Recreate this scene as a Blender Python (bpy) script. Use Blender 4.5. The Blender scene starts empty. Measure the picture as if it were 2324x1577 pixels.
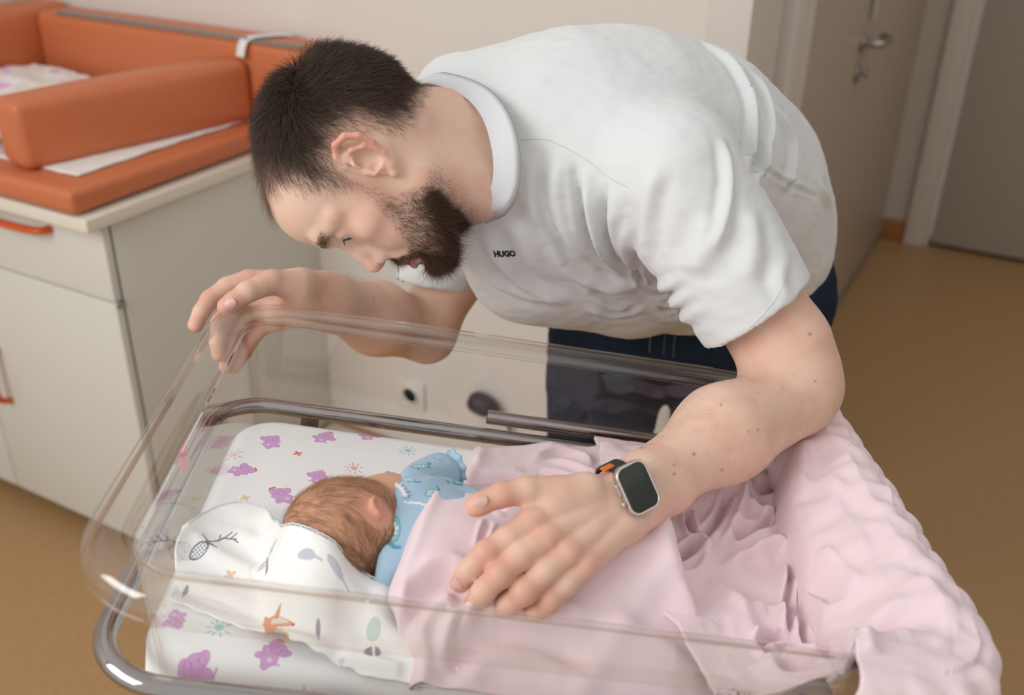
import bpy, math, random
import numpy as np
from mathutils import Vector, Matrix
from mathutils.bvhtree import BVHTree
rng = np.random.default_rng(7)
SC = bpy.context.scene
COL = SC.collection

# ---------------------------------------------------------------- camera, world, lights, exposure
FPX, CX, CY = 2259.4, 1162.0, 788.5
CAMPOS = np.array([0.0, 0.0, 1.55])
R = np.array([[0.87487047, 0.24047753, -0.42044287],
              [0.48412264, -0.40715595, 0.77449939],
              [0.01506388, -0.88113256, -0.47262934]])      # camera axes (right, down, forward) -> world
cam_d = bpy.data.cameras.new('camera'); cam = bpy.data.objects.new('camera', cam_d); COL.objects.link(cam)
cam_d.lens = 35.0; cam_d.sensor_width = 36.0; cam_d.clip_start = 0.02; cam_d.clip_end = 60
cam.matrix_world = Matrix(((R[0,0], -R[0,1], -R[0,2], CAMPOS[0]),
                           (R[1,0], -R[1,1], -R[1,2], CAMPOS[1]),
                           (R[2,0], -R[2,1], -R[2,2], CAMPOS[2]), (0, 0, 0, 1)))
cam_d.dof.use_dof = True; cam_d.dof.focus_distance = 1.03; cam_d.dof.aperture_fstop = 3.6
SC.camera = cam
SC.view_settings.view_transform = 'Standard'; SC.view_settings.look = 'None'
SC.view_settings.gamma = 1.0; SC.view_settings.exposure = 0.0; SC.view_settings.use_curve_mapping = False
SC.cycles.use_denoising = True
SC.cycles.max_bounces = 12; SC.cycles.transparent_max_bounces = 24; SC.cycles.transmission_bounces = 12
SC.cycles.sample_clamp_indirect = 6.0; SC.cycles.caustics_reflective = False; SC.cycles.caustics_refractive = False
wd = bpy.data.worlds.new('daylight'); SC.world = wd; wd.use_nodes = True
bg = wd.node_tree.nodes['Background']; bg.inputs[0].default_value = (1.0, 0.985, 0.97, 1); bg.inputs[1].default_value = 0.72

def area(name, loc, target, sx, sy, power, color):
    d = bpy.data.lights.new(name, 'AREA'); d.shape = 'RECTANGLE'; d.size = sx; d.size_y = sy
    d.energy = power; d.color = color
    o = bpy.data.objects.new(name, d); COL.objects.link(o); o.location = loc
    o.rotation_euler = (Vector(target) - Vector(loc)).to_track_quat('-Z', 'Y').to_euler()
    return o
area('window_light', (-1.5, -1.35, 2.35), (0.15, 1.05, 0.9), 1.8, 1.5, 44, (1.0, 0.99, 0.975))

# ---------------------------------------------------------------- helpers
def lin(c):
    out = []
    for v in c:
        v = v / 255.0
        out.append(v / 12.92 if v <= 0.04045 else ((v + 0.055) / 1.055) ** 2.4)
    return tuple(out)
def P(x, y, d):                       # pixel of the 2324x1577 frame + depth -> camera-axes point (right, down, forward)
    return np.array([(x - CX) / FPX * d, (y - CY) / FPX * d, d])
def world(c):                         # camera-axes point(s) -> world
    return CAMPOS + np.asarray(c) @ R.T
def tocam(w):
    return (np.asarray(w) - CAMPOS) @ R
def W(x, y, d): return world(P(x, y, d))
def on_z(x, y, z):
    r = R @ P(x, y, 1); return CAMPOS + r * ((z - CAMPOS[2]) / r[2])
def on_y(x, y, Y):
    r = R @ P(x, y, 1); return CAMPOS + r * (Y / r[1])
def on_x(x, y, X):
    r = R @ P(x, y, 1); return CAMPOS + r * (X / r[0])

_mats = {}
def mat(name, col, rough=0.5, metal=0.0, spec=0.5, bump=0.0, bscale=200, var=0.0, vscale=6, attr=None, sss=0.0,
        sheen=0.0, coat=0.0, noise_detail=3.0, sss_r=(1.0, 0.35, 0.2), sss_s=0.01, stretch=None, bdist=0.001):
    if name in _mats: return _mats[name]
    m = bpy.data.materials.new(name); m.use_nodes = True; _mats[name] = m
    nt = m.node_tree; n = nt.nodes; l = nt.links; b = n['Principled BSDF']
    base = tuple(lin(col)) + (1,)
    b.inputs['Base Color'].default_value = base
    b.inputs['Roughness'].default_value = rough; b.inputs['Metallic'].default_value = metal
    b.inputs['Specular IOR Level'].default_value = spec
    if sheen: b.inputs['Sheen Weight'].default_value = sheen; b.inputs['Sheen Roughness'].default_value = 0.5
    if coat: b.inputs['Coat Weight'].default_value = coat
    if sss:
        b.inputs['Subsurface Weight'].default_value = sss; b.inputs['Subsurface Radius'].default_value = sss_r
        b.inputs['Subsurface Scale'].default_value = sss_s
    tc = n.new('ShaderNodeTexCoord'); src = tc.outputs['Object']
    if stretch:
        mp = n.new('ShaderNodeMapping'); mp.inputs['Scale'].default_value = stretch
        l.new(src, mp.inputs['Vector']); src = mp.outputs['Vector']
    csrc = None
    if attr:
        a = n.new('ShaderNodeAttribute'); a.attribute_name = attr; csrc = a.outputs['Color']
        l.new(csrc, b.inputs['Base Color'])
    if var:
        nz = n.new('ShaderNodeTexNoise'); nz.inputs['Scale'].default_value = vscale; nz.inputs['Detail'].default_value = 4
        l.new(src, nz.inputs['Vector'])
        mr = n.new('ShaderNodeMapRange'); mr.inputs['From Min'].default_value = 0.3; mr.inputs['From Max'].default_value = 0.7
        mr.inputs['To Min'].default_value = 1 - var; mr.inputs['To Max'].default_value = 1 + var
        l.new(nz.outputs['Fac'], mr.inputs['Value'])
        hs = n.new('ShaderNodeHueSaturation'); l.new(mr.outputs['Result'], hs.inputs['Value'])
        if csrc: l.new(csrc, hs.inputs['Color'])
        else: hs.inputs['Color'].default_value = base
        l.new(hs.outputs['Color'], b.inputs['Base Color'])
    if bump:
        nz = n.new('ShaderNodeTexNoise'); nz.inputs['Scale'].default_value = bscale; nz.inputs['Detail'].default_value = noise_detail
        l.new(src, nz.inputs['Vector'])
        bp = n.new('ShaderNodeBump'); bp.inputs['Strength'].default_value = bump; bp.inputs['Distance'].default_value = bdist
        l.new(nz.outputs['Fac'], bp.inputs['Height']); l.new(bp.outputs['Normal'], b.inputs['Normal'])
    return m

def link(o, parent=None):
    COL.objects.link(o)
    if parent is not None: o.parent = parent
    return o
def tag(o, label=None, cat=None, group=None, kind=None):
    if label: o['label'] = label
    if cat: o['category'] = cat
    if group: o['group'] = group
    if kind: o['kind'] = kind
    return o
def empty(name, loc, label, cat, group=None):
    o = bpy.data.objects.new(name, None); COL.objects.link(o); o.location = loc; o.empty_display_size = 0.05
    bpy.context.view_layer.update()
    return tag(o, label, cat, group)
def pworld(o):
    v = np.zeros(3)
    while o is not None: v = v + np.array(o.location); o = o.parent
    return v
def mesh_obj(name, V, F, m, parent=None, smooth=True, colors=None, uvs=None, origin=None):
    """V world points, F array/list of tris or quads (numpy (n,3)/(n,4)) or list of polygons"""
    V = np.asarray(V, float)
    off = pworld(parent) if parent is not None else (np.asarray(origin, float) if origin is not None else V.mean(0))
    me = bpy.data.meshes.new(name)
    if isinstance(F, np.ndarray) and F.ndim == 2:
        k = F.shape[1]; me.vertices.add(len(V)); me.vertices.foreach_set('co', (V - off).ravel().astype(np.float32))
        me.loops.add(F.size); me.loops.foreach_set('vertex_index', F.ravel().astype(np.int32))
        me.polygons.add(len(F)); me.polygons.foreach_set('loop_start', np.arange(0, F.size, k, dtype=np.int32))
        me.update(calc_edges=True); me.validate()
    else:
        me.from_pydata([tuple(p) for p in (V - off)], [], [tuple(int(i) for i in f) for f in F]); me.update()
    me.polygons.foreach_set('use_smooth', np.full(len(me.polygons), smooth, dtype=bool))
    if colors is not None:
        a = me.attributes.new('Col', 'FLOAT_COLOR', 'POINT')
        c = np.ones((len(V), 4), np.float32); c[:, :3] = colors; a.data.foreach_set('color', c.ravel())
    if uvs is not None:
        ul = me.uv_layers.new(name='UVMap'); li = np.zeros(len(me.loops), np.int32); me.loops.foreach_get('vertex_index', li)
        ul.data.foreach_set('uv', np.asarray(uvs, np.float32)[li].ravel())
    me.materials.append(m)
    o = bpy.data.objects.new(name, me)
    if parent is None: o.location = off
    return link(o, parent)

def cat_geo(parts):
    Vs, Fs, k = [], [], 0
    for V, F in parts:
        Vs.append(np.asarray(V, float)); Fs += [tuple(int(i) + k for i in f) for f in F]; k += len(V)
    return np.vstack(Vs), Fs
def box_geo(lo, hi, bev=0.0, seg=3):
    """axis-aligned bevelled box as geometry (rounded box by vertex pushing)"""
    lo = np.asarray(lo, float); hi = np.asarray(hi, float); c = (lo + hi) / 2; h = (hi - lo) / 2
    if bev <= 0:
        V = [c + h * np.array([sx, sy, sz]) for sx in (-1, 1) for sy in (-1, 1) for sz in (-1, 1)]
        F = [(0,1,3,2), (4,6,7,5), (0,4,5,1), (2,3,7,6), (0,2,6,4), (1,5,7,3)]
        return np.array(V), F
    bev = min(bev, *(h * 0.98))
    ticks = []
    for k in range(3):
        a = h[k] - bev; t = [a + bev * math.sin(i / seg * math.pi / 2) for i in range(seg + 1)]
        ticks.append(np.array([-x for x in t[::-1]] + t))
    V, idx, F = [], {}, []
    def vid(p):
        key = tuple(np.round(p, 7))
        if key not in idx:
            core = np.clip(p, -(h - bev), h - bev); d = p - core
            # cube-surface to rounded
            n = np.linalg.norm(d)
            q = core + (d / n * bev if n > 1e-12 else d)
            idx[key] = len(V); V.append(c + q)
        return idx[key]
    for ax in range(3):
        a1, a2 = [(1, 2), (2, 0), (0, 1)][ax]
        for s in (-1, 1):
            for i in range(len(ticks[a1]) - 1):
                for j in range(len(ticks[a2]) - 1):
                    q = []
                    for (ii, jj) in ((i, j), (i+1, j), (i+1, j+1), (i, j+1)):
                        p = np.zeros(3); p[ax] = s * h[ax]; p[a1] = ticks[a1][ii]; p[a2] = ticks[a2][jj]; q.append(vid(p))
                    if s < 0: q = q[::-1]
                    if len(set(q)) >= 3: F.append(tuple(dict.fromkeys(q)))
    return np.array(V), F
def box(name, lo, hi, m, parent=None, bev=0.0, seg=3, **k):
    V, F = box_geo(lo, hi, bev, seg); o = mesh_obj(name, V, F, m, parent, smooth=bev > 0)
    return o
def smooth_path(pts, n=8, closed=False):
    pts = np.asarray(pts, float); N = len(pts); out = []
    rngi = range(N if closed else N - 1)
    for i in rngi:
        p0 = pts[(i-1) % N] if (closed or i > 0) else 2*pts[0] - pts[1]
        p1 = pts[i]; p2 = pts[(i+1) % N]; p3 = pts[(i+2) % N] if (closed or i + 2 < N) else 2*pts[-1] - pts[-2]
        for t in np.arange(n) / n:
            out.append(0.5 * ((2*p1) + (-p0+p2)*t + (2*p0-5*p1+4*p2-p3)*t*t + (-p0+3*p1-3*p2+p3)*t**3))
    if not closed: out.append(pts[-1])
    return np.array(out)
def tube_geo(path, r, n=12, closed=False, flat=None, cap=True):
    path = np.asarray(path, float); N = len(path)
    r = np.full(N, r) if np.isscalar(r) else np.asarray(r, float)
    T = np.zeros_like(path)
    for i in range(N):
        a = path[(i-1) % N] if (closed or i > 0) else path[i]; b = path[(i+1) % N] if (closed or i < N-1) else path[i]
        T[i] = (b - a) / (np.linalg.norm(b - a) + 1e-12)
    up = np.array([0, 0, 1.0]) if abs(T[0][2]) < 0.9 else np.array([1.0, 0, 0])
    V, F = [], []; prev = np.cross(np.cross(T[0], up), T[0])
    for i in range(N):
        u = prev - T[i] * (prev @ T[i]); u /= np.linalg.norm(u) + 1e-12; v = np.cross(T[i], u); prev = u
        for k in range(n):
            a = 2*math.pi*k/n; V.append(path[i] + r[i] * (math.cos(a)*u + math.sin(a)*v * (flat or 1)))
    m = N if closed else N - 1
    for i in range(m):
        for k in range(n):
            a = i*n + k; b = i*n + (k+1) % n; c = ((i+1) % N)*n + (k+1) % n; d = ((i+1) % N)*n + k; F.append((a, b, c, d))
    if cap and not closed:
        F.append(tuple(range(n))[::-1]); F.append(tuple((N-1)*n + k for k in range(n)))
    return np.array(V), F
def tube(name, path, r, m, parent=None, n=12, closed=False, flat=None):
    V, F = tube_geo(path, r, n, closed, flat); return mesh_obj(name, V, F, m, parent)
def lathe_geo(profile, base, axis, n=24):
    """profile list of (radius, height along axis)"""
    axis = np.asarray(axis, float); axis /= np.linalg.norm(axis)
    t = np.array([0, 0, 1.0]) if abs(axis[2]) < 0.9 else np.array([1.0, 0, 0])
    u = np.cross(axis, t); u /= np.linalg.norm(u); v = np.cross(axis, u); V, F = [], []
    for r_, h in profile:
        for k in range(n):
            a = 2*math.pi*k/n; V.append(np.asarray(base) + axis*h + r_*(math.cos(a)*u + math.sin(a)*v))
    for i in range(len(profile)-1):
        for k in range(n):
            F.append((i*n+k, i*n+(k+1) % n, (i+1)*n+(k+1) % n, (i+1)*n+k))
    F.append(tuple(range(n))[::-1]); F.append(tuple((len(profile)-1)*n+k for k in range(n)))
    return np.array(V), F
def lathe(name, profile, base, axis, m, parent=None, n=24):
    V, F = lathe_geo(profile, base, axis, n); return mesh_obj(name, V, F, m, parent)

# value noise
_lat = rng.random((64, 64, 64)).astype(np.float32)
def noise(p, scale=1.0, seed=0):
    p = np.atleast_2d(np.asarray(p, float)) * scale + seed * 17.37
    if p.shape[1] == 2: p = np.column_stack([p, np.full(len(p), seed * 3.1)])
    i = np.floor(p).astype(int); f = p - i; f = f*f*f*(f*(f*6-15)+10)
    out = 0
    for dx in (0, 1):
        for dy in (0, 1):
            for dz in (0, 1):
                w = (f[:,0] if dx else 1-f[:,0]) * (f[:,1] if dy else 1-f[:,1]) * (f[:,2] if dz else 1-f[:,2])
                out = out + w * _lat[(i[:,0]+dx) & 63, (i[:,1]+dy) & 63, (i[:,2]+dz) & 63]
    return out * 2 - 1
def fbm(p, scale, octv=4, seed=0):
    s, a, t = 0, 1.0, 0
    for k in range(octv):
        s = s + a * noise(p, scale * 2**k, seed + k); t += a; a *= 0.5
    return s / t
def sstep(a, b, x):
    t = np.clip((x - a) / (b - a), 0, 1); return t*t*(3-2*t)

# ---------------------------------------------------------------- implicit surfaces (numpy surface nets)
def smin(a, b, k):
    h = np.clip(0.5 + 0.5*(b - a)/k, 0, 1); return b + (a - b)*h - k*h*(1-h)
def smax(a, b, k): return -smin(-a, -b, k)
def cone(p, a, b, ra, rb):            # round cone / tapered capsule
    a = np.asarray(a, float); b = np.asarray(b, float); ba = b - a; L2 = ba @ ba
    t = np.clip((p - a) @ ba / L2, 0, 1); d = np.linalg.norm(p - a - t[:, None]*ba, axis=1)
    return d - (ra + (rb - ra)*t)
def chain(p, pts, rs, k=0.004):
    d = None
    for i in range(len(pts)-1):
        c = cone(p, pts[i], pts[i+1], rs[i], rs[i+1]); d = c if d is None else smin(d, c, k)
    return d
def ell(p, c, r, M=None):             # M rows = local axes
    q = p - np.asarray(c, float)
    if M is not None: q = q @ np.asarray(M).T
    r = np.asarray(r, float)
    k0 = np.linalg.norm(q / r, axis=1); k1 = np.linalg.norm(q / r**2, axis=1)
    return k0*(k0-1)/np.maximum(k1, 1e-9)
def surface_nets(fn, lo, hi, h, B=10, slack=1.5):
    lo = np.asarray(lo, float); hi = np.asarray(hi, float)
    nb = np.ceil((hi - lo) / (h*B)).astype(int) + 1; dims = nb*B
    bi = np.stack(np.meshgrid(*[np.arange(k) for k in nb], indexing='ij'), -1).reshape(-1, 3)
    cc = lo + (bi + 0.5)*B*h; dc = fn(cc)
    D = np.repeat(np.repeat(np.repeat(dc.reshape(nb).astype(np.float32), B, 0), B, 1), B, 2)
    act = np.abs(dc) < B*h*0.87*slack
    loc = np.stack(np.meshgrid(np.arange(B), np.arange(B), np.arange(B), indexing='ij'), -1).reshape(-1, 3)
    ab = bi[act]
    for s in range(0, len(ab), 400):
        idx = (ab[s:s+400, None, :]*B + loc[None]).reshape(-1, 3)
        D[idx[:,0], idx[:,1], idx[:,2]] = fn(lo + idx*h)
    S = D < 0
    n0, n1, n2 = dims
    cnt = np.zeros((n0-1, n1-1, n2-1), np.uint8)
    for dx in (0, 1):
        for dy in (0, 1):
            for dz in (0, 1): cnt += S[dx:n0-1+dx, dy:n1-1+dy, dz:n2-1+dz]
    cells = np.argwhere((cnt > 0) & (cnt < 8))
    del cnt
    vid = np.full(dims, -1, np.int32); vid[cells[:,0], cells[:,1], cells[:,2]] = np.arange(len(cells))
    corners = [(a, b, c) for a in (0, 1) for b in (0, 1) for c in (0, 1)]
    val = np.stack([D[cells[:,0]+a, cells[:,1]+b, cells[:,2]+c] for a, b, c in corners], 1)
    acc = np.zeros((len(cells), 3)); num = np.zeros(len(cells))
    for i, ca in enumerate(corners):
        for j, cb in enumerate(corners):
            if j > i and sum(abs(x-y) for x, y in zip(ca, cb)) == 1:
                va, vb = val[:, i], val[:, j]; m = (va < 0) != (vb < 0)
                t = np.where(m, va/(va - vb + 1e-20), 0)
                pt = np.array(ca) + t[:, None]*(np.array(cb) - np.array(ca)); acc += pt*m[:, None]; num += m
    V = lo + (cells + acc/np.maximum(num, 1)[:, None])*h
    F = []
    for ax in range(3):
        a1, a2 = (ax+1) % 3, (ax+2) % 3
        sl0 = [slice(None)]*3; sl1 = [slice(None)]*3; sl0[ax] = slice(0, -1); sl1[ax] = slice(1, None)
        ch = S[tuple(sl0)] != S[tuple(sl1)]; E = np.argwhere(ch)
        E = E[(E[:, a1] > 0) & (E[:, a2] > 0)]
        inside = S[E[:,0], E[:,1], E[:,2]]
        e1 = np.zeros(3, int); e1[a1] = 1; e2 = np.zeros(3, int); e2[a2] = 1
        g = lambda c: vid[c[:,0], c[:,1], c[:,2]]
        q = np.stack([g(E - e1 - e2), g(E - e2), g(E), g(E - e1)], 1)
        q[~inside] = q[~inside][:, ::-1]; F.append(q[(q >= 0).all(1)])
    F = np.vstack(F)
    return V, F
def vnormals(V, F):
    a = V[F[:,2]] - V[F[:,0]]; b = V[F[:,-1]] - V[F[:,1]]; n = np.cross(a, b)
    N = np.zeros_like(V)
    for k in range(F.shape[1]): np.add.at(N, F[:,k], n)
    return N / (np.linalg.norm(N, axis=1)[:, None] + 1e-12)
def relax(V, F, it=1, w=0.5):
    for _ in range(it):
        S = np.zeros_like(V); c = np.zeros(len(V))
        for k in range(F.shape[1]):
            i, j = F[:,k], F[:,(k+1) % F.shape[1]]
            np.add.at(S, i, V[j]); np.add.at(c, i, 1); np.add.at(S, j, V[i]); np.add.at(c, j, 1)
        V = V + w*(S/np.maximum(c, 1)[:, None] - V)
    return V
def trace(sdf, x, y, to=None, t0=0.55):
    """sphere-trace an implicit surface along a pixel's ray; to = world->local"""
    r = R @ P(x, y, 1.0); r /= np.linalg.norm(r); t = t0
    for _ in range(200):
        w = CAMPOS + r*t; q = to(w[None]) if to else w[None]; d = float(sdf(q)[0])
        if d < 0.0002: break
        t += d*0.8
        if t > 3: return None
    return w
def seg_dist(p, path):                # distance of points to polyline, with signed side in 2D or tangent param
    path = np.asarray(path, float); best = np.full(len(p), 1e9); tt = np.zeros(len(p)); L = 0; side = np.ones(len(p))
    for i in range(len(path)-1):
        a, b = path[i], path[i+1]; ba = b - a; l = np.linalg.norm(ba)
        t = np.clip((p - a) @ ba / (l*l + 1e-18), 0, 1); d = np.linalg.norm(p - a - t[:, None]*ba, axis=1)
        m = d < best; best[m] = d[m]; tt[m] = (L + t*l)[m]
        if path.shape[1] == 2:
            s = ba[0]*(p[:,1]-a[1]) - ba[1]*(p[:,0]-a[0]); side[m] = np.sign(s[m])
        L += l
    return best, tt / max(L, 1e-9), side
# ---------------------------------------------------------------- room
YB, XR, YF2, XL = 1.8126, -0.514, 4.19, -2.425
M_wall = mat('wall_paint', (224, 217, 210), 0.85, spec=0.2, bump=0.15, bscale=260)
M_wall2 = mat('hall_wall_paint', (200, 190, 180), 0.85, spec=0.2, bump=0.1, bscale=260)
M_trim = mat('white_door_frame', (214, 208, 200), 0.45)
M_leaf = mat('beige_door_leaf', (182, 168, 152), 0.32, spec=0.5)
M_leaf2 = mat('grey_door_leaf', (172, 163, 153), 0.5, spec=0.4)
M_floor = mat('ochre_floor', (172, 136, 94), 0.42, spec=0.35, var=0.10, vscale=150, bump=0.05, bscale=90)
M_base = mat('wood_baseboard', (168, 112, 62), 0.5)
M_dark = mat('dark_gap', (38, 34, 32), 0.7)
M_steel = mat('brushed_steel', (175, 170, 165), 0.25, metal=1.0)
M_chrome = mat('chrome_tube', (172, 168, 166), 0.06, metal=1.0)

def struct(name, lo, hi, m, bev=0.0): 
    o = box(name, lo, hi, m, None, bev); o['kind'] = 'structure'; return o
def sub(name, lo, hi, m, parent, bev=0.0): return box(name, lo, hi, m, parent, bev)
struct('floor', (-2.6, -1.6, -0.05), (2.7, YF2 + 0.1, 0), M_floor)
struct('wall_left', (XL - 0.1, -0.9, 0), (XL, YB, 2.6), M_wall)
struct('wall_back', (XL - 0.1, YB, 0), (XR, YB + 0.1, 2.6), M_wall)
struct('baseboard_back', (-1.543, YB - 0.012, 0), (XR - 0.055, YB, 0.07), M_base, 0.002)
tb = struct('trim_1', (XR - 0.075, YB - 0.012, 0), (XR + 0.006, YB + 0.2, 2.6), M_trim, 0.003)      # pale frame strip capping the wall's end
struct('wall_hall', (XR - 0.1, YB + 0.19, 0), (XR - 0.002, 2.03, 2.6), M_wall2)
# door one: frame + wide leaf along the passage
t2 = struct('trim_2', (XR - 0.09, 2.03, 0), (XR + 0.03, 2.135, 2.6), M_trim, 0.006)
sub('frame_rebate', (XR - 0.06, 2.135, 0), (XR + 0.004, 2.165, 2.6), M_dark, t2)
sub('frame_stop', (XR - 0.06, 2.165, 0), (XR + 0.02, 2.235, 2.6), M_trim, t2, 0.004)
d1 = struct('door_1', (XR - 0.06, 2.237, 0.03), (XR - 0.008, YF2 - 0.001, 2.3), M_leaf, 0.002)
sub('kick_strip', (XR - 0.05, 2.237, 0.004), (XR - 0.004, YF2 - 0.013, 0.03), mat('grey_seal', (120, 116, 112), 0.4), d1)
V, F = [], []
def handle(parent, x, y, z):
    lathe('handle_rose', [(0, 0), (0.024, 0), (0.026, 0.002), (0.026, 0.007), (0.022, 0.009), (0, 0.009)], (x, y, z), (1, 0, 0), M_steel, parent)
    p = smooth_path([(x + 0.006, y, z), (x + 0.04, y, z), (x + 0.056, y + 0.018, z), (x + 0.058, y + 0.07, z), (x + 0.054, y + 0.118, z), (x + 0.03, y + 0.134, z)], 6)
    tube('door_handle', p, 0.0105, M_steel, parent, 14)
    lathe('lock_escutcheon', [(0, 0), (0.024, 0), (0.026, 0.002), (0.026, 0.007), (0.022, 0.009), (0, 0.009)], (x, y - 0.0, z - 0.085), (1, 0, 0), M_steel, parent)
    lathe('lock_cylinder', [(0, 0), (0.0085, 0), (0.0085, 0.018), (0.007, 0.02), (0, 0.02)], (x + 0.008, y, z - 0.08), (1, 0, 0), M_steel, parent, 16)
    box('key', (x + 0.026, y - 0.012, z - 0.098), (x + 0.03, y + 0.012, z - 0.064), M_steel, parent, 0.0015)
hy = on_x(1962, 98, XR)
handle(d1, XR - 0.008, hy[1], hy[2])
tg = empty('hanging_tag', (XR + 0.03, hy[1] + 0.06, hy[2] + 0.1), 'clear plastic tag hanging above the steel door handle', 'tag')
M_clear = mat('frosted_tag', (205, 200, 195), 0.3)
box('tag_sleeve', (XR + 0.004, hy[1] + 0.035, hy[2] + 0.06), (XR + 0.007, hy[1] + 0.075, hy[2] + 0.30), M_clear, tg, 0.001)
lathe('hook', [(0, 0), (0.007, 0), (0.007, 0.012), (0.004, 0.014), (0, 0.014)], (XR - 0.008, hy[1] + 0.055, hy[2] + 0.285), (1, 0, 0), M_steel, tg, 14)
# far wall with the second door
struct('wall_far', (XR - 0.12, YF2, 0), (-0.425, YF2 + 0.1, 2.6), M_wall2)
struct('baseboard_far', (XR, YF2 - 0.012, 0), (-0.425, YF2, 0.09), M_base, 0.002)
t3 = struct('trim_3', (-0.425, YF2 - 0.03, 0), (-0.352, YF2 + 0.08, 2.4), M_trim, 0.006)
sub('frame_stop', (-0.352, YF2 - 0.008, 0), (-0.33, YF2 + 0.08, 2.4), M_trim, t3, 0.004)
struct('door_2', (-0.325, YF2 + 0.0, 0.018), (0.62, YF2 + 0.045, 2.3), M_leaf2, 0.002)
struct('door_gap_shade', (-0.33, YF2 + 0.03, 0), (0.64, YF2 + 0.08, 0.018), M_dark)  # dark strip filling the gap under the door, its shade put into colour
struct('trim_5', (0.63, YF2 - 0.03, 0), (0.70, YF2 + 0.08, 2.4), M_trim, 0.006)
struct('wall_right', (2.6, -1.0, 0), (2.7, YF2 + 0.1, 2.6), M_wall2)
struct('wall_far_right', (0.70, YF2, 0), (2.6, YF2 + 0.1, 2.6), M_wall2)

# wall socket and black cable plug
so = empty('wall_socket', on_y(935, 890, YB), 'white power socket low on the pale wall behind the bassinet', 'socket')
sc_ = on_y(936, 893, YB); M_wp = mat('white_plastic', (226, 222, 214), 0.35)
box('frame', (sc_[0] - 0.041, YB - 0.009, sc_[2] - 0.041), (sc_[0] + 0.041, YB - 0.001, sc_[2] + 0.041), M_wp, so, 0.004)
lathe('insert', [(0, 0.0), (0.021, 0.0), (0.021, 0.006), (0.026, 0.006), (0.027, 0), (0.027, -0.002), (0, -0.002)], (sc_[0], YB - 0.009, sc_[2]), (0, -1, 0), M_wp, so)
for s in (-1, 1):
    lathe('contact_hole', [(0, 0), (0.0028, 0), (0.0028, 0.001), (0, 0.001)], (sc_[0] + s*0.0095, YB - 0.0093, sc_[2]), (0, -1, 0), M_dark, so, 10)
bc = on_y(1095, 922, YB - 0.03)
M_black = mat('black_rubber', (34, 31, 33), 0.5)
pg = empty('black_plug', bc, 'black plug with a dark cable against the wall behind the bassinet', 'plug')
V, F = lathe_geo([(0.0, 0), (0.018, 0.001), (0.026, 0.01), (0.028, 0.03), (0.026, 0.05), (0.018, 0.066), (0.009, 0.08), (0, 0.082)], bc + np.array([-0.035, 0, 0.01]), (1, 0, -0.18), 20)
mesh_obj('plug_body', V, F, M_black, pg)
tube('cable', smooth_path([bc + np.array([0.035, 0, -0.003]), bc + np.array([0.06, 0.01, -0.03]), bc + np.array([0.085, 0.015, -0.1]), (bc[0] + 0.1, YB - 0.010, 0.08)], 6), 0.004, M_black, pg, 8)

# ---------------------------------------------------------------- changing cabinet
M_cab = mat('pale_grey_laminate', (216, 216, 208), 0.42, spec=0.4)
M_cabi = mat('laminate_edge', (222, 221, 210), 0.4)
M_top = mat('cream_worktop', (226, 219, 204), 0.4)
M_seam = mat('teal_seam', (84, 104, 100), 0.6)
M_orange = mat('orange_handle', (205, 84, 28), 0.3, spec=0.5)
cb = empty('changing_cabinet', (-1.8, 1.5, 0), 'pale grey cabinet with drawers and orange handles under the changing mat', 'cabinet')
YC, XS = 1.187, -1.544
box('body', (XL + 0.004, YC + 0.024, 0.05), (XS, YB - 0.001, 0.845), M_cab, cb, 0.0015)
box('plinth', (XL + 0.004, YC + 0.07, 0), (XS - 0.03, YB - 0.003, 0.05), M_dark, cb)  # near-black colour paints in the shade below the cabinet
box('seam', (XL + 0.01, YC + 0.019, 0.052), (XS - 0.003, YC + 0.024, 0.843), M_seam, cb)
box('worktop', (XL + 0.002, YC - 0.045, 0.846), (XS + 0.02, YB - 0.001, 0.872), M_top, cb, 0.002)
def front(name, x0, x1, z0, z1, hz=None, lab=None):
    o = box(name, (x0, YC, z0), (x1, YC + 0.019, z1), M_cab, cb, 0.003)
    if hz is not None:
        xc = (x0 + x1)/2 if hz[0] is None else hz[0]; z = hz[1]; a = hz[2]
        tube('handle', smooth_path([(xc - a, YC + 0.002, z), (xc - a + 0.004, YC - 0.018, z), (xc - a*0.7, YC - 0.027, z), (xc, YC - 0.031, z), (xc + a*0.7, YC - 0.027, z), (xc + a - 0.004, YC - 0.018, z), (xc + a, YC + 0.002, z)], 6), 0.0075, M_orange, o, 12, flat=1.3)
    return o
dh = on_y(118, 532, YC - 0.02)
XM = -2.043
front('drawer', XM + 0.002, XS, 0.680, 0.838, (-1.80, dh[2] , 0.105))
front('door', XM + 0.002, XS, 0.052, 0.676)
front('drawer', XL + 0.008, XM - 0.002, 0.680, 0.838, (-2.25, dh[2], 0.09))
do = front('door', XL + 0.008, XM - 0.002, 0.052, 0.676)
hh = on_y(2, 862, YC - 0.02)
tube('handle', smooth_path([(hh[0] - 0.012, YC, hh[2] + 0.07), (hh[0] - 0.012, YC - 0.028, hh[2] + 0.05), (hh[0] - 0.012, YC - 0.03, hh[2]), (hh[0] - 0.012, YC - 0.028, hh[2] - 0.05), (hh[0] - 0.012, YC, hh[2] - 0.07)], 6), 0.0075, M_orange, do, 12)
hg = on_y(243, 690, YC)
box('hinge_pin', (XS - 0.03, YC + 0.002, hg[2] - 0.004), (XS + 0.006, YC + 0.024, hg[2] + 0.003), M_steel, cb, 0.002)
cp = on_x(282, 512, XS)
lathe('cover_cap', [(0, 0), (0.006, 0), (0.006, 0.001), (0.005, 0.0018), (0, 0.0018)], cp, (1, 0, 0), M_wp, cb, 16)

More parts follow.
